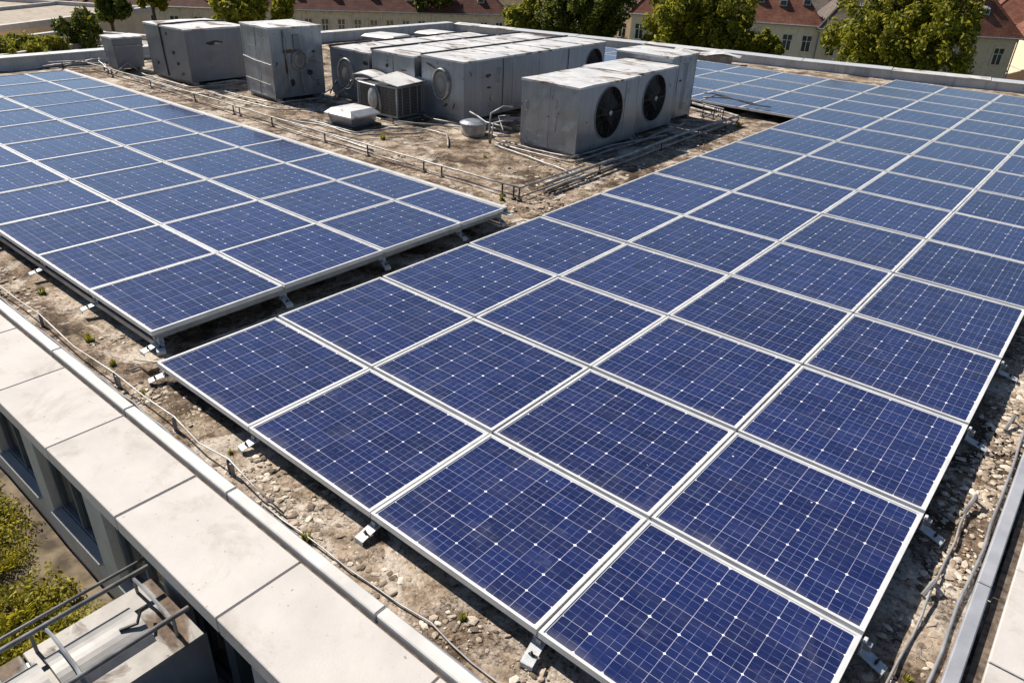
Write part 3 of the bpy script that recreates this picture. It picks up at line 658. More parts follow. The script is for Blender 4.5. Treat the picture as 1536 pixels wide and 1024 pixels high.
def fan(t, a, cy, cz, r, recess=True):
    """guarded fan on the +x face of cabinet t, centre (a, cy, cz)"""
    m = MB(); m.ring((a+.004, cy, cz), (1, 0, 0), r+.012, .014, 48, 6); m.build('fan_shroud', M['steel2'], t, smooth=True)
    if recess:
        m = MB(); m.lathe((a-.28, cy, cz), (1, 0, 0), [(r, .282), (r, 0), (.01, 0)], 40); m.build('fan_duct', M['dark'], t)
    fb = MB()
    for k in range(6):
        q = 2*math.pi*k/6+.3; n = 6
        vs = []
        for i in range(n+1):
            rr = .09+(r*.93-.09)*i/n; sw_ = .25*i/n
            for s_ in (-1, 1):
                an = q+sw_+s_*(.34-.06*i/n); vs += [(a-.12-s_*.05, cy+rr*math.cos(an), cz+rr*math.sin(an)), (a-.132-s_*.05, cy+rr*math.cos(an), cz+rr*math.sin(an))]
        fs = []
        for i in range(n):
            o = i*4; fs += [(o, o+2, o+6, o+4), (o+1, o+5, o+7, o+3), (o, o+4, o+5, o+1), (o+2, o+3, o+7, o+6)]
        fb.add(vs, fs)
    fbo = fb.build('fan_blades', M['blade'], t)
    h = MB(); h.lathe((a-.16, cy, cz), (1, 0, 0), [(.10, 0), (.10, .07), (.07, .09), (.005, .095)], 20); h.build('motor_hub', M['dark'], fbo, smooth=True)
    gd = MB(); N = 9
    for i in range(1, N+1): gd.ring((a+.014+.03*(1-(i/N)**2), cy, cz), (1, 0, 0), r*i/N, .0035, 40, 4)
    for k in range(16):
        q = 2*math.pi*k/16; pts = []
        for i in range(6):
            rr = .05+(r-.05)*i/5; pts.append((a+.018+.03*(1-(rr/r)**2), cy+rr*math.cos(q), cz+rr*math.sin(q)))
        gd.tube(pts, .004 if k % 4 else .007, 4)
    g_ = gd.build('fan_guard', M['guard'], t)
    b = MB(); b.lathe((a+.048, cy, cz), (1, 0, 0), [(.055, -.01), (.055, .006), (.03, .014), (.004, .015)], 20); b.build('guard_badge', M['hub'], g_, smooth=True)
def dome(t, c, n, rx, rz_, name='vent_cover'):
    m = MB(); m.lathe(c, n, [(1.0, 0), (.97, .02), (.8, .036), (.5, .05), (.2, .056), (.02, .057)], 28, (rx, rz_)); o = m.build(name, M['mesh'], t, smooth=True)
    b = MB(); b.ring(c, n, 1.0, .018/rx*1.0, 32, 6, (rx, rz_))
    b.build('cover_ring', M['pipe'], o, smooth=True)
    return o
def handle(t, c, axis, n, ln=.18, name='handle'):
    c, axis, n = Vector(c), Vector(axis), Vector(n); m = MB()
    m.tube([c-axis*ln/2, c-axis*ln/2+n*.04, c+axis*ln/2+n*.04, c+axis*ln/2], .009, 6); return m.build(name, M['pipe'], t)

FANG = 'grey units of the twin fan row'
# --- twin fan row
H = 1.24
t = cabinet('condenser_unit', 'nearest grey condenser with a large round fan, brown stain on its lid', 'condenser', FANG, -2.63, 10.53, 1.38, 2.22, H, 0.012, hole=(1.11, .66, .50), seams_y=(.5,), seams_x=(.77,))
fan(t, .69, 0, .09+.66, .50)
handle(t, (-.55, -1.11, .85), (0, 0, 1), (0, -1, 0)); patch(t, (.0, -1.117, .72), (1, 0, 0), (0, 0, 1), (0, -1, 0), .08, .04)
t = cabinet('condenser_unit', 'middle grey condenser with a round fan, between nearest fan unit and taller plain box', 'condenser', FANG, -2.76, 12.60, 1.36, 1.82, H+.005, 0.012, hole=(.88, .68, .49))
fan(t, .68, -.03, .09+.68, .49)
t = cabinet('air_handler', 'taller plain grey box with a stained lid closing the far end of the fan row', 'air handler', FANG, -3.05, 14.22, 1.5, 1.25, 1.40, 0.012, seams_x=(.3,), lidrise=.02, over=.04)
patch(t, (.753, -.1, .95), (0, 1, 0), (0, 0, 1), (1, 0, 0), .16, .07)
# --- three long handlers side by side
LG = 'long grey air handlers standing side by side'
t = cabinet('air_handler', 'long grey air handler nearest the fans, with torn side patches and an oval cover', 'air handler', LG, -6.10, 12.82, 1.28, 5.86, 1.24, 0.03, seams_x=(.24, .70), hole=(5.35, .72, .40))
fan(t, .64, 5.35-2.93, .09+.72, .40)
dome(t, (-.02, -2.935, .80), (0, -1, 0), .24, .33)
patch(t, (-.35, -2.937, 1.16), (1, 0, -.3), (0, 0, 1), (0, -1, 0), .40, .05); patch(t, (.10, -2.937, .36), (1, 0, .4), (0, 0, 1), (0, -1, 0), .16, .12); patch(t, (.34, -2.937, .36), (.4, 0, 1), (1, 0, 0), (0, -1, 0), .2, .05)
patch(t, (.645, -2.1, .98), (0, 1, 0), (0, 0, 1), (1, 0, 0), .26, .12); patch(t, (.645, -2.05, .72), (0, 1, 0), (0, 0, 1), (1, 0, 0), .22, .06); handle(t, (.645, -1.72, .96), (0, 0, 1), (1, 0, 0), .3)
patch(t, (.645, -1.95, .48), (0, 1, 0), (0, 0, 1), (1, 0, 0), .12, .22, 'ballast')
for k in range(3): bolts(MB(), [], (1, 0, 0))
t = cabinet('air_handler', 'long grey air handler in the middle of the three, behind the small mesh condenser', 'air handler', LG, -7.60, 12.66, 1.42, 5.8, 1.19, 0.03, seams_y=(.5,))
patch(t, (-.2, -2.905, 1.0), (1, 0, 0), (0, 0, 1), (0, -1, 0), .12, .14, 'dark'); patch(t, (.35, -2.905, .96), (1, 0, 0), (0, 0, 1), (0, -1, 0), .3, .05)
t = cabinet('air_handler', 'lowest long grey air handler, leftmost of the three, with an oval mesh cover', 'air handler', LG, -9.17, 12.35, 1.42, 5.2, 1.09, 0.03)
dome(t, (-.12, -2.605, .62), (0, -1, 0), .29, .36)
patch(t, (-.3, -2.607, 1.03), (1, 0, 0), (0, 0, 1), (0, -1, 0), .3, .05); patch(t, (.6, -2.607, .95), (1, 0, 0), (0, 0, 1), (0, -1, 0), .25, .14, 'dark')
# --- tall unit
t = cabinet('air_handler', 'tall narrow grey unit with a round vent and tangled hoses on its side', 'air handler', 'separate grey boxes along the left', -10.58, 8.88, 1.30, 1.42, 1.58, -.06, seams_y=(.48,))
dome(t, (.655, .02, .93), (1, 0, 0), .2, .24)
m = MB(); m.tube([(.66, -.05, 1.02), (.74, .0, 1.10), (.72, .2, .98), (.76, .5, .86), (.70, .72, .80)], .016, 6); m.tube([(.665, -.35, 1.62), (.69, -.35, 1.2), (.69, -.3, .75), (.67, -.3, .5)], .018, 6); m.tube([(.665, .05, .7), (.69, .06, .45), (.68, .1, .15)], .014, 6)
m.tube([(-.67, -.72, .95), (-.1, -.735, .90), (.64, -.735, .87)], .012, 6); m.tube([(-.64, -.73, .45), (0, -.73, .42), (.5, -.73, .40)], .008, 6)
m.build('hose', M['pipe'], t)
m = MB(); m.box(.655, -.1, 1.18, .70, .06, 1.52); m.build('junction_box', M['steel2'], t, bevel=.01)
for (y, z, w_, h_) in ((-.25, 1.15, .5, .12), (.45, 1.1, .16, .1), (-.2, .42, .18, .28), (-.33, .8, .1, .5), (.3, .62, .25, .2)): patch(t, (.655, y, z), (0, 1, 0), (0, 0, 1), (1, 0, 0), w_, h_, rng.choice(['rust', 'dark']))
# --- wide unit
t = cabinet('air_handler', 'wide dark grey box with a torn slot in its side, left of the tall unit', 'air handler', 'separate grey boxes along the left', -14.05, 8.55, 1.98, 1.74, 1.27, .01, body='steel2', seams_y=(.42,), flare=.035)
m = MB(); m.tube([(-.2, -.91, 1.40), (-.19, -.895, .8), (-.16, -.875, .12)], .028, 6); m.tube([(-.2, -.92, 1.40), (-.2, .3, 1.43), (.1, .9, 1.42)], .022, 6); m.build('strap', M['dark'], t)
patch(t, (1.013, -.1, 1.02), (0, 1, 0), (0, 0, 1), (1, 0, 0), .62, .16, 'dark', 'torn_slot'); patch(t, (1.022, -.02, 1.0), (0, 1, 0), (0, 0, 1), (1, 0, 0), .34, .09, 'ballast')
for (x, z) in ((.3, .75), (.45, .5), (.1, 1.2), (-.6, .4), (.6, .25)): patch(t, (x, -.895, z), (1, 0, 0), (0, 0, 1), (0, -1, 0), .1, .12, rng.choice(['rust', 'dark']))
# --- small far flared unit
t = cabinet('air_handler', 'small flared grey box at the far left end of the equipment row', 'air handler', 'separate grey boxes along the left', -16.35, 7.55, .60, .74, .80, -.03, body='steel2', flare=.14)
m = MB(); m.box(.335, -.42, .66, .36, .42, .70); m.build('band', M['pipe'], t)
# --- little mesh condenser with a tilted pale lid
t = thing('condenser_unit', 'small wire mesh condenser with a tilted pale lid in front of the long air handlers', 'condenser', (-7.25, 9.40, 0), .06)
m = MB(); a, b = .62, .40
for (x, y) in ((-a, -b), (a, -b), (a, b), (-a, b)): m.box(x-.02, y-.02, .06, x+.02, y+.02, .74)
for z in (.06, .70): m.box(-a, -b-.02, z, a, -b+.02, z+.04); m.box(-a, b-.02, z, a, b+.02, z+.04); m.box(a-.02, -b+.02, z, a+.02, b-.02, z+.04); m.box(-a-.02, -b+.02, z, -a+.02, b-.02, z+.04)
m.build('frame', M['steel'], t)
m = MB(); m.box(-a+.03, -b+.03, .06, a-.03, b-.03, .70); m.build('coil_block', M['dark'], t)
m = MB()
for k in range(24):
    z = .10+.6*k/24; m.tube([(-a, -b-.012, z), (a+.012, -b-.012, z), (a+.012, b, z)], .006, 4)
for k in range(10): x = -a+.12*k+.05; m.tube([(x, -b-.018, .1), (x, -b-.018, .7)], .004, 4)
for k in range(3): y = -b+.25*k+.15; m.tube([(a+.018, y, .1), (a+.018, y, .7)], .012, 4)
m.build('fin_grille', M['mesh'], t)
m = MB(); m.hexa([(-a*.1, -b-.09, .84), (a+.1, -b-.07, .765), (a+.12, b+.1, .80), (-a*.1, b+.08, .92), (-a*.1, -b-.09, .86), (a+.1, -b-.07, .785), (a+.12, b+.1, .82), (-a*.1, b+.08, .94)]); m.build('lid', M['lid'], t)
m = MB(); m.tube([(-a-.03, -b-.03, .76), (-a+.1, -b-.05, .72), (0, -b-.05, .70), (.1, -b-.04, .52), (.12, -b-.03, .1)], .025, 6); m.tube([(-a, -b-.05, .78), (-a*.4, -b-.02, .82), (0, b, .90)], .012, 6); m.build('hose', M['pipe'], t)
m = MB(); m.lathe((-.12, -b-.02, .42), (0, -1, 0), [(1, 0), (.9, .05), (.4, .08), (.02, .085)], 20, (.14, .26)); m.build('fan_cowl', M['hub'], t, smooth=True)
t = thing('condenser_unit', 'second small condenser, mostly hidden behind the mesh one, with a pale arched lid', 'condenser', (-8.05, 9.58, 0), .05)
m = MB(); m.box(-.34, -.2, .05, .34, .05, .66); m.build('body', M['steel'], t, bevel=.01)
m = MB(); n = 6
for k in range(n):
    f = lambda q: .70+.10*math.sin(math.pi*(.1+.8*q))
    x0, x1 = -.42+.84*k/n, -.42+.84*(k+1)/n; z0, z1 = f(k/n), f((k+1)/n)
    m.hexa([(x0, -.30, z0), (x1, -.30, z1), (x1, .09, z1+.05), (x0, .09, z0+.05), (x0, -.30, z0+.02), (x1, -.30, z1+.02), (x1, .09, z1+.07), (x0, .09, z0+.07)])
m.build('lid', M['lid'], t)
m = MB(); m.box(.345, -.18, .2, .37, .0, .6); m.build('louvre', M['dark'], t)
# --- roof vent with a sloped cap
t = thing('roof_vent', 'low pale metal roof vent with a sloped cap on a square curb', 'vent', (-6.98, 8.05, 0), .05)
def frust(m, a0, b0, z0, a1, b1, z1): m.hexa([(-a0, -b0, z0), (a0, -b0, z0), (a0, b0, z0), (-a0, b0, z0), (-a1, -b1, z1), (a1, -b1, z1), (a1, b1, z1), (-a1, b1, z1)])
m = MB(); frust(m, .44, .44, .0, .44, .44, .05); m.build('curb', M['dark'], t)
m = MB(); frust(m, .33, .33, .05, .38, .38, .24); m.build('throat', M['steel'], t)
m = MB(); frust(m, .43, .43, .24, .43, .43, .275); frust(m, .43, .43, .2755, .30, .32, .38); m.build('cap', M['lid'], t)
# --- round pot vent
t = thing('roof_vent', 'small round tan vent pot with a grey lid beside the nearest fan unit', 'vent', (-4.62, 9.42, 0))
m = MB(); m.lathe((0, 0, 0), (0, 0, 1), [(.24, 0), (.27, .06), (.27, .22), (.25, .24), (.02, .24)], 24); m.build('pot', M['ballast'], t, smooth=False)
m = MB(); m.lathe((0, 0, .235), (0, 0, 1), [(.30, 0), (.30, .03), (.20, .075), (.02, .09)], 24); m.build('lid', M['steel'], t, smooth=False)
# --- low things beyond the long handlers
for k, (x, y, sx, sy, h, rz, lab) in enumerate([(-16.6, 17.6, 1.5, 1.1, .30, .2, 'low white roof hatch lying near the far left corner of the roof'), (-14.4, 16.6, 1.2, .9, .34, .1, 'low white roof hatch just behind the tall narrow unit'), (-16.2, 20.2, 2.0, 1.0, .26, .15, 'long low white roof hatch in front of the far parapet'), (-13.2, 19.6, 1.6, 1.0, .28, .2, 'low white roof hatch farthest from the panels beside the debris')]):
    t = thing('roof_hatch', lab, 'hatch', (x, y, 0), rz, 'low white roof hatches')
    m = MB(); m.box(-sx/2, -sy/2, 0, sx/2, sy/2, h-.08); m.build('curb', M['steel2'], t)
    m = MB(); a, b = sx/2+.05, sy/2+.05
    m.hexa([(-a, -b, h-.078), (a, -b, h-.078), (a, b, h-.078), (-a, b, h-.078), (-a*.85, -b*.8, h+.02), (a*.85, -b*.8, h+.03), (a*.85, b*.8, h+.03), (-a*.85, b*.8, h+.02)]); m.build('cover', M['trim'], t, bevel=.02)
t = thing('loose_sheet', 'bent loose metal sheet lying by the far parapet above the back panels', 'sheet', (-6.4, 23.9, 0), .3)
m = MB(); n = 8
vs = [(-1.2+2.4*i/n, -.3+.6*j, .33+.06*math.sin(i*1.3+j)+.03*j) for j in (0, 1) for i in range(n+1)]
m.add(vs+[(x, y, z-.012) for x, y, z in vs], [(i, i+1, n+2+i, n+1+i) for i in range(n)] + [(2*n+2+i, 3*n+3+i, 3*n+4+i, 2*n+3+i) for i in range(n)] + [(i, 2*n+2+i, 2*n+3+i, i+1) for i in range(n)])
m.build('sheet', M['lid'], t); m = MB(); m.box(-.9, -.1, 0, .9, .2, .30); m.build('support_block', M['ballast'], t, bevel=.02)
# ================================================================== PIPES, WIRES, GRAVEL, PLANTS
def jit(pts, a=.015): return [(x+rng.uniform(-a, a), y+rng.uniform(-a, a), z+rng.uniform(-a, a)*.5) for x, y, z in pts]
def sub(pts, step=.5):
    out = []
    for (p, q) in zip(pts[:-1], pts[1:]):
        p, q = Vector(p), Vector(q); n = max(1, int((q-p).length/step))
        out += [p+(q-p)*i/n for i in range(n)]
    return [tuple(v) for v in out] + [tuple(pts[-1])]
def pipe_rail(label, pts, h, posts, group, r=.016, low=.06):
    t = thing('pipe_rail', label, 'pipe rail', (pts[0][0], pts[0][1], 0), 0, group); o = Vector((pts[0][0], pts[0][1], 0))
    up = [tuple(Vector((x, y, h))-o) for x, y in pts]; dn = [tuple(Vector((x, y, low))-o) for x, y in pts]
    m = MB(); m.tube(jit(sub(up, .6), .012), r, 8); m.build('top_bar', M['pipe'], t, smooth=True)
    m = MB(); m.tube(jit(sub(dn, .6), .015), r*.9, 8); m.build('lower_bar', M['pipe'], t, smooth=True)
    for (x, y) in posts:
        m = MB(); q = Vector((x, y, 0))-o; m.tube([tuple(q+Vector((rng.uniform(-.02, .02), 0, 0))), tuple(q+Vector((0, 0, h)))], .014, 6); m.lathe(tuple(q), (0, 0, 1), [(.05, 0), (.05, .02), (.02, .03)], 8); m.build('post', M['dark'], t)
    return t
PG = 'low pipe rails round the roof plant'
pipe_rail('low double pipe rail along the white back edge of the left panels', [(-16.8, 6.7), (-13, 6.75), (-9.5, 6.68), (-6.2, 6.62), (-3.6, 6.66), (-1.08, 6.68), (-1.12, 8.6)], .21,
    [(-15.5, 6.72), (-13.4, 6.74), (-11.2, 6.7), (-9.5, 6.68), (-9.25, 6.68), (-7.95, 6.64), (-6.1, 6.62), (-4.8, 6.62), (-3.3, 6.66), (-2.85, 6.66), (-1.45, 6.68), (-1.2, 6.68), (-1.08, 6.68)], PG)
pipe_rail('long double pipe in front of the fan units, running parallel to the right panels', [(-1.0, 7.3), (-1.1, 10.5), (-1.2, 13), (-1.15, 15.2), (-2.7, 15.75)], .17, [(-1.05, 9.0), (-1.12, 11.4), (-1.2, 13.2), (-1.18, 14.6), (-1.15, 15.2), (-2.0, 15.5)], PG, .03, .045)
pipe_rail('thin bent pipe rail at the far end of the fan row', [(-2.2, 15.25), (-1.5, 15.05), (-1.35, 13.6)], .3, [(-2.1, 15.2), (-1.75, 15.1), (-1.5, 15.05)], PG, .014)
pipe_rail('pipe rail at the far left of the equipment row by the parapet', [(-17.4, 5.9), (-16.9, 7.9), (-17.0, 9.2)], .22, [(-17.3, 6.2), (-16.95, 7.6), (-17.0, 8.9)], PG, .014)
def conduit(label, runs, r=.016, mat='pipe', group='conduits lying between the units'):
    t = thing('conduit', label, 'conduit', (runs[0][0][0], runs[0][0][1], 0), 0, group); o = Vector((runs[0][0][0], runs[0][0][1], 0)); m = MB()
    for pts in runs: m.tube(jit([tuple(Vector(p)-o) for p in sub(pts, .25)], .016), r, 6)
    m.build('pipe', M[mat], t, smooth=True); return t
conduit('bent grey conduits looping round the foot of the nearest fan unit', [[(-3.7, 9.1, .05), (-1.75, 9.05, .05), (-1.7, 11.5, .06), (-1.85, 13.8, .08)], [(-3.6, 9.2, .09), (-2.6, 9.25, .06), (-1.85, 9.2, .10), (-1.8, 10.6, .11), (-1.6, 12.5, .05)], [(-3.65, 9.0, .04), (-1.6, 8.6, .03), (-1.05, 8.4, .04)]], .02)
conduit('upright bent pipes at the left corner of the nearest fan unit', [[(-3.75, 9.0, .03), (-3.72, 9.05, .45), (-3.55, 9.25, .52), (-3.45, 9.36, .50)], [(-3.9, 9.1, .0), (-3.85, 9.12, .62), (-3.7, 9.3, .75), (-3.6, 9.5, .74)], [(-4.9, 9.6, .42), (-4.2, 9.35, .36), (-3.5, 9.33, .34)], [(-3.75, 9.05, .2), (-3.6, 9.15, .18), (-3.45, 9.3, .2)], [(-3.8, 9.05, .35), (-3.6, 9.2, .3), (-3.8, 9.3, .55), (-3.55, 9.33, .6)]], .018)
conduit('tangle of conduits at the foot of the long air handlers', [[(-10.2, 9.3, .06), (-8.6, 9.0, .05), (-7.9, 8.8, .05), (-6.4, 8.75, .05), (-5.3, 9.5, .05), (-4.5, 9.75, .06)], [(-6.6, 8.8, .1), (-6.3, 8.6, .2), (-6.6, 8.5, .12), (-6.2, 8.75, .1), (-5.4, 9.3, .08)], [(-6.2, 8.4, .03), (-5.5, 8.9, .04), (-4.9, 8.9, .03), (-4.2, 8.2, .03)], [(-6.7, 9.75, .1), (-5.9, 9.45, .12), (-5.2, 9.62, .10)]], .018)
conduit('conduits round the curb of the low sloped roof vent', [[(-8.0, 7.2, .05), (-6.9, 7.25, .12), (-5.9, 7.3, .08), (-5.3, 8.6, .05)], [(-7.7, 7.45, .06), (-6.2, 7.5, .06), (-5.9, 8.5, .06)], [(-8.4, 7.0, .04), (-6.8, 7.0, .04), (-5.0, 6.9, .03)]], .018)
conduit('conduits and hoses between the tall unit and the long air handlers', [[(-9.75, 9.6, .1), (-9.6, 9.8, .5), (-9.75, 10.1, .7), (-9.9, 9.9, .2), (-9.8, 9.3, .05)], [(-9.9, 9.2, .05), (-9.3, 9.3, .08), (-8.9, 9.5, .4), (-9.0, 9.7, .5)], [(-10.0, 10.4, .3), (-9.6, 10.6, .35), (-9.6, 11.5, .3)], [(-9.85, 10.2, .0), (-9.85, 10.2, .55), (-9.7, 10.9, .6)]], .018)
conduit('grey conduits along the foot of the tall narrow unit', [[(-11.7, 7.8, .06), (-10.6, 7.75, .06), (-9.7, 7.9, .06), (-9.6, 9.4, .05)], [(-12.0, 7.5, .04), (-10.9, 7.45, .05), (-9.2, 7.6, .05), (-8.6, 8.2, .05)]], .018)
conduit('grey conduits at the foot of the wide dark unit', [[(-15.4, 7.4, .06), (-13.8, 7.35, .08), (-12.6, 7.4, .06), (-12.5, 9.4, .05)], [(-15.6, 7.1, .05), (-14.0, 7.05, .06), (-12.2, 7.05, .05), (-11.6, 7.3, .05)], [(-12.6, 7.9, .1), (-12.4, 8.5, .15), (-12.5, 9.0, .05)]], .02)
conduit('tangled cables on the roof by the small flared box', [[(-17.6, 5.8, .1), (-17.2, 6.6, .2), (-16.9, 7.2, .12), (-16.0, 6.8, .05)], [(-17.7, 6.4, .05), (-17.0, 6.9, .25), (-17.2, 8.0, .2)], [(-17.5, 7.3, .2), (-16.8, 7.0, .22), (-15.8, 6.9, .05)], [(-15.9, 7.0, .0), (-15.7, 7.3, .3), (-15.3, 7.4, .1)]], .02)
conduit('bare twisted cables hanging over the panels behind the fan row', [[(-2.2, 15.3, .55), (-1.9, 15.7, .5), (-1.3, 16.1, .32), (-.9, 16.5, .26)], [(-2.2, 15.3, .45), (-1.8, 15.9, .4), (-1.6, 16.6, .27)], [(-2.25, 15.2, .35), (-2.0, 15.6, .5), (-1.5, 15.9, .4), (-1.2, 16.5, .26)]], .016)
conduit('pale pipe crossing behind the long handlers towards the back panels', [[(-5.2, 15.9, .25), (-4.2, 15.7, .22), (-3.6, 15.3, .2)]], .03)

# lightning conductor along the near roof edge
t = thing('lightning_conductor', 'thin sagging lightning wire on short bent metal posts beside the white edge trim', 'lightning wire', (0, -.3, 0))
px = [-13, -11.4, -9.8, -8.2, -6.6, -5.0, -3.3, -1.9, -.22, .84, 1.68, 2.4]
pts = []
for i in range(len(px)):
    hh = .15 if i < 11 else .03
    pts.append((px[i], rng.uniform(-.02, .02), hh))
    if i < len(px)-1: pts.append(((px[i]+px[i+1])/2, rng.uniform(-.02, .02), hh-.05))
m = MB(); m.tube(pts, .0075, 6); m.build('wire', M['wire'], t, smooth=True)
m = MB(); m.tube(jit(sub([(2.2, -.05, .02), (2.9, -.04, .035), (3.4, .0, .02), (3.9, .02, .03), (4.3, .0, .02), (5.6, .05, .02)], .2), .012), .007, 6); m.build('wire', M['wire'], t, smooth=True)
for i, x in enumerate(px[:-1]):
    m = MB(); a = rng.uniform(-.03, .03)
    m.box(x-.004, -.016, 0, x+.004, .016, .155); m.box(x-.03, -.022, 0, x+.03, .022, .010)
    if i % 2 == 0: m.box(x+.04, -.014, 0, x+.048, .014, .13); m.box(x+.0042, -.014, .122, x+.04, .014, .13)
    p = m.build('post', M['pipe'], t); p.rotation_euler = (a, 0, 0)
m = MB(); pts = sub([(-9, -.36, .018), (-5, -.35, .02), (-2, -.36, .02), (.2, -.355, .018), (1.2, -.36, .018), (2.1, -.37, .02), (3.2, -.375, .02), (4.4, -.37, .02), (6.0, -.36, .02)], .25)
t = thing('cable', 'grey cable lying along the inner side of the white edge trim', 'cable'); m.tube(jit(pts, .012), .0115, 6); m.build('sheath', M['cable'], t, smooth=True)
t = thing('cable', 'thick grey cable snaking beside the right roof edge trim', 'cable'); m = MB()
m.tube(jit(sub([(6.40, -.2, .02), (6.42, .6, .02), (6.425, 1.2, .02), (6.44, 1.7, .025), (6.43, 2.2, .025), (6.455, 2.9, .025), (6.45, 3.6, .03), (6.44, 4.6, .02), (6.40, 6.5, .02), (6.42, 12, .02)], .25), .008), .011, 8); m.build('sheath', M['cable'], t, smooth=True)
t = thing('lightning_conductor', 'thin bent wire and loose metal holders on the gravel beside the right panels', 'lightning wire'); m = MB()
m.tube(jit(sub([(6.25, .6, .02), (6.24, 1.2, .03), (6.27, 1.7, .02), (6.25, 2.1, .06), (6.28, 2.6, .02), (6.27, 3.3, .04)], .2), .012), .009, 6); m.build('wire', M['wire'], t, smooth=True)
for (x, y, dx, dy) in ((6.26, 3.2, .03, .22), (6.30, 4.75, .02, .2), (6.23, 2.1, .03, .12)):
    m = MB(); m.tube([(x, y, .03), (x+dx, y+dy, .10), (x+dx+.01, y+dy+.05, .02)], .016, 6); m.build('holder', M['pipe'], t)
conduit('thin wires lying in the gap between the two panel fields', [[(-.36, -.1, .03), (-.30, 1.6, .05), (-.25, 3.2, .05), (-.12, 5.3, .05)], [(-.12, .05, .04), (-.16, 1.8, .07), (-.12, 3.6, .06), (-.10, 5.6, .06)], [(-.5, .02, .04), (-.3, .1, .05), (-.05, .3, .12)], [(-.4, 5.4, .05), (-.2, 5.7, .12), (.0, 5.9, .08)]], .009, 'wire', 'conduits lying between the units')
t = thing('channel_strip', 'flat dark channel lying in the gap between the two panel fields', 'channel'); m = MB(); m.box(-.36, -.02, .004, -.20, 5.5, .045); m.build('channel', M['deck'], t)

# gravel and loose flakes of concrete
def stones(n, fn, smin, smax, name, label):
    P = []; F = []; base = []
    ph = (1+5**.5)/2
    ico = np.array([(-1, ph, 0), (1, ph, 0), (-1, -ph, 0), (1, -ph, 0), (0, -1, ph), (0, 1, ph), (0, -1, -ph), (0, 1, -ph), (ph, 0, -1), (ph, 0, 1), (-ph, 0, -1), (-ph, 0, 1)])/1.9
    fi = np.array([(0, 11, 5), (0, 5, 1), (0, 1, 7), (0, 7, 10), (0, 10, 11), (1, 5, 9), (5, 11, 4), (11, 10, 2), (10, 7, 6), (7, 1, 8), (3, 9, 4), (3, 4, 2), (3, 2, 6), (3, 6, 8), (3, 8, 9), (4, 9, 5), (2, 4, 11), (6, 2, 10), (8, 6, 7), (9, 8, 1)])
    for k in range(n):
        x, y = fn(); s_ = smin+(smax-smin)*nrg.random()**2.6
        v = ico*(1+nrg.uniform(-.34, .3, (12, 1)))*np.array([s_*nrg.uniform(.8, 1.5), s_*nrg.uniform(.6, 1.1), s_*nrg.uniform(.18, .42)])
        a = nrg.uniform(0, 6.28); c, d = math.cos(a), math.sin(a)
        v = v@np.array([[c, d, 0], [-d, c, 0], [0, 0, 1]]); v += np.array([x, y, s_*.12]); P.append(v); F.append(fi+12*k)
    o = np_mesh(name, np.concatenate(P), np.concatenate(F), M['stone'], None, True); o['kind'] = 'stuff'; o['label'] = label; o['category'] = 'gravel'
def clump(centers, sd):
    def f():
        c = centers[nrg.integers(len(centers))]; return c[0]+nrg.normal()*sd, c[1]+nrg.normal()*sd
    return f
def inr(x0, x1, y0, y1): return lambda: (nrg.uniform(x0, x1), nrg.uniform(y0, y1))
def clip(f, ok):
    def g_():
        while True:
            p = f()
            if ok(*p): return p
    return g_
okR = lambda x, y: 6.08 < x < 6.48 and -.4 < y < 20
okN = lambda x, y: -.40 < y < .25 and x < 6.4
stones(2200, clip(clump([(6.3+nrg.uniform(-.12, .14), nrg.uniform(.2, 7)) for _ in range(40)], .11), okR), .010, .042, 'gravel', 'tan gravel and broken concrete flakes on the strip beside the right panels')
stones(1500, clip(clump([(nrg.uniform(-4, 5.9), nrg.uniform(-.36, .05)) for _ in range(38)], .09), okN), .004, .036, 'gravel', 'tan gravel and concrete flakes along the near edge strip')
for _k, (fx, sz) in enumerate(((clip(inr(-5, 6.4, -.40, .3), okN), .010), (clip(inr(6.05, 6.48, -.4, 10), okR), .010), (clip(inr(-16, -.3, 5.7, 11), lambda x, y: True), .018))):
    stones(3200, fx, .002, sz, 'grit', 'fine grit and crumbs scattered on the roof deck')
stones(900, inr(-.42, -.02, .0, 5.6), .006, .022, 'gravel', 'small gravel in the gap between the panel fields')
okP = lambda x, y: -17 < x < -.3 and 5.9 < y < 15.5
stones(2200, clip(clump([(nrg.uniform(-15, -.6), nrg.uniform(6.0, 9.2)) for _ in range(80)] + [(nrg.uniform(-1.5, -.3), nrg.uniform(6.5, 15)) for _ in range(40)], .3), okP), .008, .05, 'gravel', 'loose rubble round the roof plant')
stones(260, clip(clump([(-13.5, 17.8), (-12.2, 18.6), (-11, 19.2)], .7), lambda x, y: True), .03, .16, 'gravel', 'brown debris heap behind the air handlers')

# leaf cloud builder
def leaves(centers, radii, n, size, mat, name, parent, up=.2, flat=1.0, long=1.5, shell=.55):
    cs = np.asarray(centers, float); rs = np.asarray(radii, float)
    if rs.ndim == 1: rs = np.repeat(rs[:, None], 3, 1)
    wts = rs.prod(1)**(2/3); wts /= wts.sum(); k = nrg.choice(len(cs), n, p=wts)
    d = nrg.normal(size=(n, 3)); d /= np.linalg.norm(d, axis=1)[:, None]
    rad = (shell+(1-shell)*nrg.random((n, 1))**.7)*(1+.10*nrg.normal(size=(n, 1)))
    p = cs[k]+d*rs[k]*rad
    nn = d*.9+nrg.normal(size=(n, 3))*.6+np.array([0, 0, up]); nn /= np.linalg.norm(nn, axis=1)[:, None]
    a = np.cross(nn, nrg.normal(size=(n, 3))); a /= np.linalg.norm(a, axis=1)[:, None]; b = np.cross(nn, a)
    s_ = size*(.6+.8*nrg.random((n, 1)))
    q = np.stack([p-a*s_*long, p+b*s_*.62, p+a*s_*long, p-b*s_*.62], 1).reshape(-1, 3)
    return np_mesh(name, q, np.arange(4*n).reshape(n, 4), mat, parent)
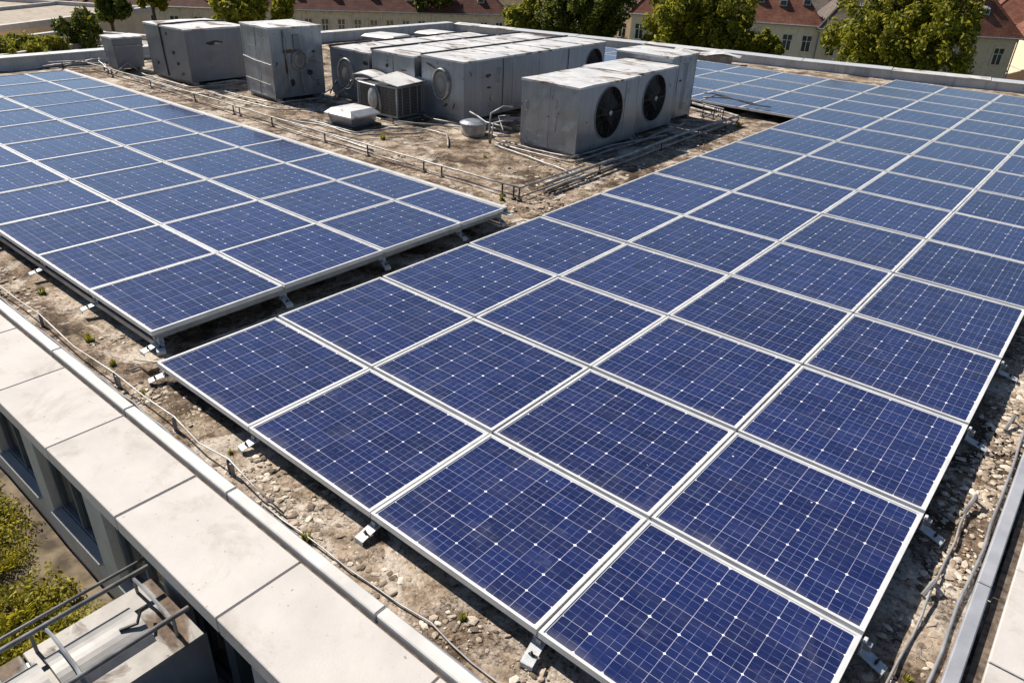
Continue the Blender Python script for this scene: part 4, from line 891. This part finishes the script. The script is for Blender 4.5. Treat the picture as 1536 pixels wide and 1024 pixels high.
def tree(name, label, loc, h, crad, crown_z, mat, n=14000, lobes=26, size=.16, group=None, cat='tree', squash=.8, trunk_r=.25):
    t = thing(name, label, cat, loc, rng.uniform(0, 6), group)
    cz = crown_z
    cs, rs = [], []
    for i in range(lobes):
        d = Vector((rng.gauss(0, 1), rng.gauss(0, 1), rng.gauss(.15, 1))).normalized()*rng.uniform(.25, .76)
        r = crad*rng.uniform(.20, .42)
        cs.append((d.x*crad, d.y*crad, cz+d.z*crad*squash)); rs.append(r)
    sub_c, sub_r = [], []
    for c, r in zip(cs, rs):
        for _ in range(7):
            d = Vector((rng.gauss(0, 1), rng.gauss(0, 1), rng.gauss(.25, 1))).normalized()
            sub_c.append((c[0]+d.x*r*.8, c[1]+d.y*r*.8, c[2]+d.z*r*.95)); q = r*rng.uniform(.22, .46); sub_r.append((q, q, q*1.35))
    m = MB(); m.tube([(0, 0, 0), (.1, .05, cz*.3), (-.05, .1, cz*.7), (0, 0, cz+crad*.2)], trunk_r, 8, True, trunk_r*.35); m.build('trunk', M['bark'], t)
    m = MB()
    for c in cs[::2]:
        z0 = cz-crad*rng.uniform(.2, .8); m.tube([(0, 0, z0), (c[0]*.5, c[1]*.5, (z0+c[2])/2+.1*crad), c], trunk_r*.4, 5, True, trunk_r*.08)
    m.build('limbs', M['bark'], t)
    leaves(sub_c, sub_r, n, size, mat, 'crown', t, .35, shell=.35)
    return t
# terrace planting
def fern(label, x, y, s_, n=46, mat='leaf_fern', name='fern'):
    t = thing(name, label, 'shrub', (x, y, -1.47), rng.uniform(0, 6), 'shrubs on the terrace'); V_, F_ = [], []
    k = 0
    for i in range(n):
        az = rng.uniform(0, 6.28); el = rng.uniform(.35, 1.35); L = s_*rng.uniform(.55, 1.0); o = Vector((rng.uniform(-.2, .2)*s_, rng.uniform(-.2, .2)*s_, 0))
        d = Vector((math.cos(az)*math.cos(el), math.sin(az)*math.cos(el), math.sin(el))); sd_ = Vector((-math.sin(az), math.cos(az), 0)); N = 9
        for j in range(1, N+1):
            f = j/N; p = o+d*L*f+Vector((math.cos(az), math.sin(az), 0))*L*.35*f*f-Vector((0, 0, 1))*L*.45*f*f
            ll = L*.24*math.sin(math.pi*(.12+.85*f))+.01; wd = L*.035
            for s2 in (-1, 1):
                e = (sd_*s2+d*.55+Vector((0, 0, rng.uniform(-.2, .25)))).normalized(); q = d*wd
                V_ += [p-q, p+e*ll*.5-q*.9+Vector((0, 0, .01)), p+e*ll, p+e*ll*.5+q*.9+Vector((0, 0, .01))]; F_.append((k, k+1, k+2, k+3)); k += 4
    np_mesh('fronds', np.array([tuple(v) for v in V_]), np.array(F_), M[mat], t)
    m = MB()
    for i in range(5): a = rng.uniform(0, 6.28); m.tube([(0, 0, 0), (math.cos(a)*.1*s_, math.sin(a)*.1*s_, .35*s_)], .01, 4)
    m.build('stem', M['bark'], t)
for i, (x, y, s_, lab) in enumerate([(-1.15, -1.75, .34, 'small yellow green shrub against the wall under the farthest visible window'), (-.62, -1.95, .42, 'bushy yellow fern by the wall beside the first window pier'),
        (-.2, -2.15, .40, 'fern in the middle of the bare soil patch near the building'), (.35, -1.75, .40, 'fern growing close under the second window'),
        (.32, -2.35, .50, 'large pale fern left of the metal duct cabinet'), (.85, -2.05, .46, 'dense fern between the window wall and the duct cabinet rails'),
        (.80, -2.6, .5, 'broad yellow fern at the left picture edge by the rails'), (1.2, -1.85, .38, 'dark fern just beside the duct cabinet rails'),
        (-.6, -2.6, .5, 'wide fern farthest out from the wall on the left'), (-1.8, -1.6, .35, 'pale low shrub farthest along the wall'), (1.1, -2.9, .45, 'low fern beneath the rails at the left bottom corner'), (-2.6, -2.0, .5, 'round fern beyond the soil patch, far along the terrace')]):
    fern(lab, x, y, s_*1.25, 64 if i % 3 else 50)
_gc = [(nrg.uniform(-4, 1.9), nrg.uniform(-3.8, -1.3), -1.46) for _ in range(110)] + [q for q in [(nrg.uniform(-2.0, 1.9), nrg.uniform(-3.0, -1.3), -1.45) for _ in range(260)] if (q[0]+.25)**2+(q[1]+1.6)**2 > .045 and (q[0]-.55)**2+(q[1]+1.4)**2 > .04]
leaves(_gc, [(q, q, q*1.1) for q in nrg.uniform(.07, .23, len(_gc))], 78000, .015, M['leaf_fern'], 'ground_cover', None)
gx = [(-.35, -1.62, .26, 'tiny fern at the foot of the wall beneath the first window'), (.05, -2.45, .38, 'mid sized fern at the outer side of the soil patch'), (.62, -1.60, .26, 'tiny fern at the foot of the wall beneath the second window'), (.55, -2.15, .36, 'fern in the thick of the planting, nearest the picture edge middle'),
      (1.0, -2.4, .36, 'fern touching the outer rail of the duct cabinet'), (1.35, -2.2, .32, 'fern squeezed against the side of the duct cabinet'), (-.95, -2.3, .36, 'fern on the far side of the bare soil'), (1.05, -1.55, .24, 'small fern between the wall and the cabinet side bars')]
for a in gx: fern(a[3], a[0], a[1], a[2]*1.25, 52)
gc = bpy.data.objects['ground_cover']; gc['kind'] = 'stuff'; gc['label'] = 'low yellow green ground cover on the terrace soil'; gc['category'] = 'ground cover'
# weeds on the roof
def weed(label, x, y, s_, n=26, mat='leaf_yellow'):
    t = thing('weed_tuft', label, 'weed', (x, y, 0), 0, 'weeds on the roof'); V_, F_ = [], []
    for i in range(n):
        a = rng.uniform(0, 6.28); l = s_*rng.uniform(.6, 1.1); b = Vector((rng.uniform(-.3, .3)*s_, rng.uniform(-.3, .3)*s_, 0)); tip = b+Vector((math.cos(a)*l*.4, math.sin(a)*l*.4, l)); w_ = Vector((-math.sin(a), math.cos(a), 0))*s_*.07
        k = len(V_); V_ += [b-w_, b+w_, (b+tip)/2+w_+Vector((0, 0, .12*l)), tip]; F_.append((k, k+1, k+2, k+3))
    np_mesh('blades', np.array([tuple(v) for v in V_]), np.array(F_), M[mat], t)
    m = MB(); m.lathe((0, 0, -.004), (0, 0, 1), [(s_*.5, 0), (s_*.45, .012), (s_*.2, .022), (.002, .024)], 9); m.build('moss_base', M['moss'], t, smooth=True)
M['moss'] = simple('moss_cushion', (0.03, 0.028, 0.008), (0.12, 0.10, 0.02), 40, 0.95, 0, 0.5)
for a in [('bright yellow green tuft by the white trim, next to the near panels', 2.72, -.34, .10), ('small tuft on a brown cushion near the foot of the bottom panel corner', 4.02, -.10, .06), ('weed tuft beside the lightning wire on the left', -1.25, -.10, .10), ('small mossy weed at the far left of the near edge strip', -2.75, .02, .09), ('dry tuft beside the first lightning wire post', -.62, -.16, .07),
          ('tiny weed by the bent lightning post at the panel gap', .1, -.22, .06), ('little weed under the near edge between two foot plates', 1.45, -.16, .05), ('weed in the gravel beside the right trim', 6.33, 1.35, .06), ('dry weed at the corner of the pipe rail', -1.3, 6.5, .10), ('weed clump by the sloped roof vent', -5.6, 7.7, .13), ('weed tuft on the stained deck before the fan unit', -3.2, 8.2, .09), ('weed by the far bend of the long pipe', -.95, 14.8, .14)]:
    weed(*a)

M['ductglass'] = mat_steel('worn_cover_sheet', (0.15, 0.148, 0.145), (0.27, 0.265, 0.26), 0.5, 0.1, 0.69)
# metal duct cabinet against the wall, bottom left
t = thing('duct_cabinet', 'weathered metal duct cabinet with pipe rails over its top, against the wall below', 'duct cabinet', (2.30, -1.12, -1.32))
m = MB(); m.box(-.32, -2.58, -.14, .32, -.01, .019); m.wall((-.33, 0, .02), (0, -2.6, 0), (0, 0, .98), 8, 4, .008); m.wall((.33, -2.6, .02), (0, 2.6, 0), (0, 0, .98), 8, 4, .008); m.wall((-.33, -2.6, .02), (.66, 0, 0), (0, 0, .98), 3, 4, .008); m.box(-.32, -2.59, .0, .32, -.006, .98); m.build('body', M['steel'], t)
for k in range(3):
    a, b = -.02-.86*k, -.02-.86*(k+1)+.012; m = MB(); m.box(-.36, b, 1.005, .36, a, 1.03); m.build('top_sheet', M['ductlid'], t, bevel=.006)
for (ya, yb) in ((-.26, -.80), (-.84, -1.46)):
    m = MB(); n = 10; f = lambda q: 1.031+.07*math.sin(math.pi*q)**.6
    for k in range(n):
        x0, x1 = -.22+.40*k/n, -.22+.40*(k+1)/n
        m.hexa([(x0, yb, 1.0306), (x1, yb, 1.0306), (x1, ya, 1.0306), (x0, ya, 1.0306), (x0, yb, f(k/n)), (x1, yb, f((k+1)/n)), (x1, ya, f((k+1)/n)), (x0, ya, f(k/n))])
    m.build('rounded_cover', M['ductglass'], t)
m = MB(); m.tube([(-.05, -.2, 1.12), (.0, -.25, 1.17), (.04, -.3, 1.12), (0, -.4, 1.11)], .012, 6); m.build('handle', M['dark'], t)
for x in (-.30, .24):
    m = MB(); m.tube([(x, -.04, 1.20), (x, -2.7, 1.20)], .017, 8); m.build('rail', M['pipe'], t, smooth=True)
    for y in (-.15, -.8, -1.45, -2.1): m = MB(); m.tube([(x, y, 1.03), (x, y, 1.19)], .012, 6); m.build('rail_post', M['pipe'], t)
for y in (-.16, -.72, -1.06, -1.5, -2.0): m = MB(); m.tube([(-.30, y, 1.19), (-.2, y+.01, 1.175), (.14, y+.01, 1.175), (.24, y, 1.19)], .013, 6); m.build('cross_bar', M['cable'], t)
for x, z in ((-.52, 1.08), (-.66, .95)):
    m = MB(); m.tube([(x, .02, z+.0), (x, -2.7, z)], .012, 8); m.build('side_bar', M['pipe'], t, smooth=True)
t = thing('junction_box', 'small pale capped box on the terrace below the last window', 'box', (2.95, -1.42, -1.46))
m = MB(); m.box(-.16, -.16, 0, .16, .16, .72); m.build('body', M['steel'], t, bevel=.02); m = MB(); frust(m, .19, .19, .722, .12, .12, .78); m.build('cap', M['lid'], t)

# ================================================================== BACKGROUND
for a in [
    ('broadleaf_tree', 'dark green broadleaf tree behind the far parapet, left of the two big centre trees', (-24.5, 42.5, GROUND), 15, 4.1, 13.4, M['leaf_dark'], 32000, 34, .095),
    ('broadleaf_tree', 'mid green broadleaf tree behind the far parapet, right of the dark one', (-16.6, 43.5, GROUND), 15, 3.9, 13.2, M['leaf_mid'], 32000, 34, .095),
    ('broadleaf_tree', 'small bright tree hugging the right side of the mid green tree', (-12.2, 43.5, GROUND), 12, 1.7, 12.0, M['leaf_mid'], 8000, 16, .10),
    ('broadleaf_tree', 'largest bright green tree, standing alone before the cream houses on the right', (-5.0, 45.5, GROUND), 15, 4.5, 13.3, M['leaf_mid'], 44000, 40, .092),
    ('young_tree', 'pale yellow green small tree left of the dark tree', (-28.5, 40.5, GROUND), 12, 1.9, 12.6, M['leaf_yellow'], 5000, 14, .13),
    ('young_tree', 'yellow green bushy tree top behind the wide grey box', (-38.5, 25.0, GROUND), 12, 2.2, 13.0, M['leaf_yellow'], 7000, 24, .13),
    ('young_tree', 'yellow green tree top peeking out behind the tall narrow unit', (-37.5, 27.2, GROUND), 12, 1.2, 12.9, M['leaf_yellow'], 4000, 12, .12),
    ('dark_tree', 'dark conical tree at the top left above the flat roofs', (-46.5, 20.5, GROUND), 12, 1.35, 12.7, M['leaf_dark'], 5000, 14, .15),
    ('dark_tree', 'mid green tree beside the dark one at the top left', (-47.5, 23.9, GROUND), 12, 1.3, 13.3, M['leaf_mid'], 4500, 14, .14),
    ('dark_tree', 'dark tree in front of the long low house with dormers', (-66, 70, GROUND), 12, 3.2, 10.5, M['leaf_dark'], 5000, 16, .22),
    ('dark_tree', 'green tree far behind the flat roofs at the top left corner', (-84, 22, GROUND), 12, 2.6, 8.2, M['leaf_mid'], 5000, 16, .24),
]:
    nm, lab, loc, h, cr, cz, mt, n, lb, sz = a
    tree(nm, lab, loc, h, cr, cz, mt, n, lb, sz, 'trees beyond the roof')
t = thing('roof_shrub', 'dark rounded shrub on the lower flat roof beside the small flared box', 'shrub', (-41.2, 16.4, -2.84), 0, 'shrubs on the lower flat roof')
leaves([(rng.gauss(0, .55), rng.gauss(0, .55), .9+rng.gauss(0, .5)) for _ in range(12)], [rng.uniform(.4, .7) for _ in range(12)], 4000, .10, M['leaf_dark'], 'foliage', t)
m = MB(); m.tube([(0, 0, 0), (0, .1, 1)], .06, 5); m.build('stem', M['bark'], t)
for i, (x, y, lab) in enumerate([(-40.6, 12.2, 'low yellow green shrub at the left edge, just above the left parapet'), (-40.9, 13.3, 'low green shrub above the left parapet, second from the picture edge'), (-41.3, 14.5, 'low shrub above the left parapet next to the dark rounded shrub')]):
    t = thing('roof_shrub', lab, 'shrub', (x, y, -2.84), 0, 'shrubs on the lower flat roof')
    leaves([(rng.gauss(0, .5), rng.gauss(0, .5), .35+rng.gauss(0, .2)) for _ in range(8)], [rng.uniform(.3, .55) for _ in range(8)], 2200, .09, M['leaf_yellow' if i != 1 else 'leaf_mid'], 'foliage', t)
    m = MB(); m.tube([(0, 0, 0), (0, .05, .4)], .04, 5); m.build('stem', M['bark'], t)
# lower flat roofs at the upper left
def flat_building(label, cx, cy, sx, sy, top, rz):
    t = thing('flat_roof_building', label, 'building', (cx, cy, GROUND), rz, 'low flat roofed buildings'); H_ = top-GROUND
    m = MB(); m.box(-sx/2, -sy/2, 0, sx/2, sy/2, H_-.02); m.build('wall', M['plaster2'], t)
    m = MB(); m.box(-sx/2+.3, -sy/2+.3, H_-.018, sx/2-.3, sy/2-.3, H_+.06); m.build('roof', M['flatroof'], t)
    m = MB(); e = .3
    for (x0, y0, x1, y1) in ((-sx/2-.1, -sy/2-.1, sx/2+.1, -sy/2+e), (-sx/2-.1, sy/2-e, sx/2+.1, sy/2+.1), (-sx/2-.1, -sy/2+e, -sx/2+e, sy/2-e), (sx/2-e, -sy/2+e, sx/2+.1, sy/2-e)): m.box(x0, y0, H_-.016, x1, y1, H_+.35)
    m.build('parapet', M['coping'], t)
    m = MB(); m.box(-sx*.1, -sy/2+.31, H_+.061, -sx*.1+.25, sy/2-.31, H_+.3); m.build('roof_kerb', M['coping'], t)
    return t
flat_building('tan flat roof nearest the left parapet, with shrubs along its edge', -39.5, 14.0, 11, 15, -2.9, .42)
flat_building('long tan flat roof behind the first one at the upper left', -58, 16, 14, 20, -2.7, .5)
flat_building('pale flat roof lowest down behind the yellow bushes', -57, 38, 13, 9, -6.2, .65)
flat_building('pale flat roof in front of the long low house', -46, 45, 9, 14, -7.0, .9)
# houses
def house(label, x0, y0, x1, y1, depth, eave, rise, wall, roof, rows, cols, hip=.9, chim=2, dorm=4, arch=False, over=.45, wsize=(1.0, 1.6)):
    L = math.hypot(x1-x0, y1-y0); rz = math.atan2(y1-y0, x1-x0); t = thing('town_house', label, 'house', (x0, y0, GROUND), rz, 'old houses beyond the roof'); H_ = eave-GROUND
    m = MB(); m.box(0, 0, 0, L, depth, H_); wl = m.build('wall', M[wall], t)
    m = MB(); m.box(-.12, -.12, H_-.45, L+.12, depth+.12, H_-.12); m.box(-.05, -.05, H_-3.55, L+.05, depth+.05, H_-3.35); m.build('cornice', M[wall], t)
    o = over; ins = depth/2*hip; zb = H_-.1; zt = H_+rise
    m = MB(); m.add([(-o, -o, zb), (L+o, -o, zb), (L+o, depth+o, zb), (-o, depth+o, zb), (ins, depth/2, zt), (L-ins, depth/2, zt)], [(0, 1, 5, 4), (1, 2, 5), (2, 3, 4, 5), (3, 0, 4), (0, 3, 2, 1)])
    rf = m.build('roof', M[roof], t)
    m = MB(); m.tube([(-o, -o, zb+.03), (L+o, -o, zb+.03)], .08, 6); m.tube([(L+o, -o, zb+.03), (L+o, depth+o, zb+.03)], .08, 6); m.tube([(L+.06, -.14, 0), (L+.06, -.14, zb)], .07, 6); m.build('gutter', M['zinc'], t)
    m = MB(); m.tube([(L+o, -o, zb), (L-ins, depth/2, zt+.05)], .14, 5); m.tube([(-o, -o, zb), (ins, depth/2, zt+.05)], .14, 5); m.tube([(ins, depth/2, zt+.04), (L-ins, depth/2, zt+.04)], .14, 5); m.build('ridge_tiles', M[roof], rf)
    sl = (zt-zb)/(depth/2+o)
    for k in range(dorm):
        x = L*(k+.7)/(dorm+.4); y = depth*.13+(k % 2)*.2; z = zb+sl*(y+o)
        m = MB(); m.hexa([(x-.45, y-.35, z-.25), (x+.45, y-.35, z-.25), (x+.4, y+1.0, z+.45), (x-.4, y+1.0, z+.45), (x-.4, y-.38, z+.40), (x+.4, y-.38, z+.40), (x+.35, y+1.0, z+.75), (x-.35, y+1.0, z+.75)]); d = m.build('dormer', M['zinc'], rf)
        m = MB(); m.box(x-.27, y-.44, z-.1, x+.27, y-.395, z+.3); m.build('dormer_pane', M['glass'], d)
    for k in range(chim):
        x = L*(k+.6)/(chim+.3); m = MB(); m.box(x-.35, depth*.36, zt-2.0, x+.35, depth*.36+.6, zt+.9); m.box(x-.42, depth*.36-.07, zt+.902, x+.42, depth*.36+.67, zt+1.0); m.build('chimney', M['tile_dark'], rf)
    ww, wh = wsize
    def win(px, py, dx, dy, z, ar):
        # window on a wall: (px,py) centre on the wall line, (dx,dy) along the wall
        ux = Vector((dx, dy, 0)); nx_ = Vector((dy, -dx, 0)); c = Vector((px, py, 0))
        def B(mm, a, b, z0, z1, n0, n1):
            P = [c+ux*a+nx_*n0, c+ux*b+nx_*n0, c+ux*b+nx_*n1, c+ux*a+nx_*n1]
            mm.hexa([tuple(p+Vector((0, 0, z0))) for p in (P[3], P[2], P[1], P[0])] + [tuple(p+Vector((0, 0, z1))) for p in (P[3], P[2], P[1], P[0])])
        m = MB(); h2 = ww/2
        B(m, -h2-.14, -h2, z-.05, z+wh+.14, .003, .09); B(m, h2, h2+.14, z-.05, z+wh+.14, .003, .09); B(m, -h2, h2, z+wh, z+wh+.14, .003, .09); B(m, -h2-.2, h2+.2, z-.19, z-.052, .003, .16)
        if ar: B(m, -h2-.05, h2+.05, z+wh+.142, z+wh+.3, .003, .10)
        wo = m.build('window', M[wall], t)
        m = MB(); B(m, -h2, h2, z-.05, z+wh, .003, .02); m.build('pane', M['glass'], wo)
        m = MB(); B(m, -.035, .035, z-.05, z+wh, .022, .05); B(m, -h2, -.036, z+wh*.62, z+wh*.62+.06, .022, .05); B(m, .036, h2, z+wh*.62, z+wh*.62+.06, .022, .05); B(m, -h2, -h2+.06, z-.05, z+wh*.62-.002, .022, .05); B(m, h2-.06, h2, z-.05, z+wh*.62-.002, .022, .05); m.build('sash', M['white_frame'], wo)
    for r_ in range(rows):
        z = H_-2.75-r_*3.0
        for k in range(cols): win(L*(k+.5)/cols, 0, 1, 0, z, arch or r_ % 2)
        for k in range(max(1, int(depth/3.4))): win(L, depth*(k+.5)/max(1, int(depth/3.4)), 0, 1, z, arch or r_ % 2)
    return t
house('cream house with a red tiled roof left of the largest tree', -44.5, 81.4, -24.6, 89.6, 12, -4.0, 6.5, 'plaster', 'tile_red', 2, 10, .85, 1, 8)
house('tan house with a grey brown roof behind the largest tree', -24.2, 89.0, -11.2, 94.8, 13, -4.15, 6.5, 'plaster2', 'tile_grey', 2, 5, .8, 1, 2, True)
house('cream house with a steep red roof and skylights at the right edge', -16.2, 92.4, -6.3, 99.2, 12, -4.0, 6.8, 'plaster2', 'tile_red', 2, 4, .8, 1, 2, True)
house('next cream house at the right edge, mostly behind the steep red roof', -3.5, 100.5, 9, 106.5, 12, -4.2, 6.5, 'plaster', 'tile_red', 2, 4, .8, 1, 2)
house('long low weathered house with a dark red roof and skylights', -82.0, 50.5, -60.2, 76.5, 13, -5.3, 4.6, 'plaster3', 'tile_dark', 1, 17, .6, 2, 7, wsize=(.8, 1.7))
house('house with a brown red roof seen between the two centre trees', -60, 86, -44, 92, 12, -5.0, 5.5, 'plaster', 'tile_grey', 2, 6, .8, 1, 2)
house('dark red roofed house at the top left behind the yellow bushes', -97, 40, -84, 52, 11, -5.6, 4.0, 'plaster3', 'tile_dark', 1, 6, .7, 1, 3)
house('brown roofed house at the far top left corner', -108, 22, -97, 36, 11, -5.8, 4.0, 'plaster', 'tile_red', 1, 6, .7, 1, 3)
k_ = 0
for (x, y, L, r_) in [(-130, 58, 20, .7), (-112, 76, 22, .8), (-96, 96, 20, .7), (-76, 112, 22, .5), (-52, 118, 20, .4), (-30, 126, 20, .35), (-8, 128, 22, .2), (18, 132, 20, .1), (-150, 30, 20, 1.0), (-120, 110, 24, .7), (-90, 140, 26, .5), (-55, 152, 26, .4), (-20, 160, 26, .3)]:
    house('distant %s roofed house, %s from the left in the %s back row' % (['red', 'brown', 'dark red'][k_ % 3], ORD[k_ if k_ < 8 else k_-8], 'first' if k_ < 8 else 'second'), x, y, x+L*math.cos(r_), y+L*math.sin(r_), 12, -6+(-.5 if k_ > 7 else 0), 4.8, ['plaster', 'plaster2'][k_ % 2], ['tile_red', 'tile_grey', 'tile_dark'][k_ % 3], 1, 6, .8, 1, 2)
    k_ += 1
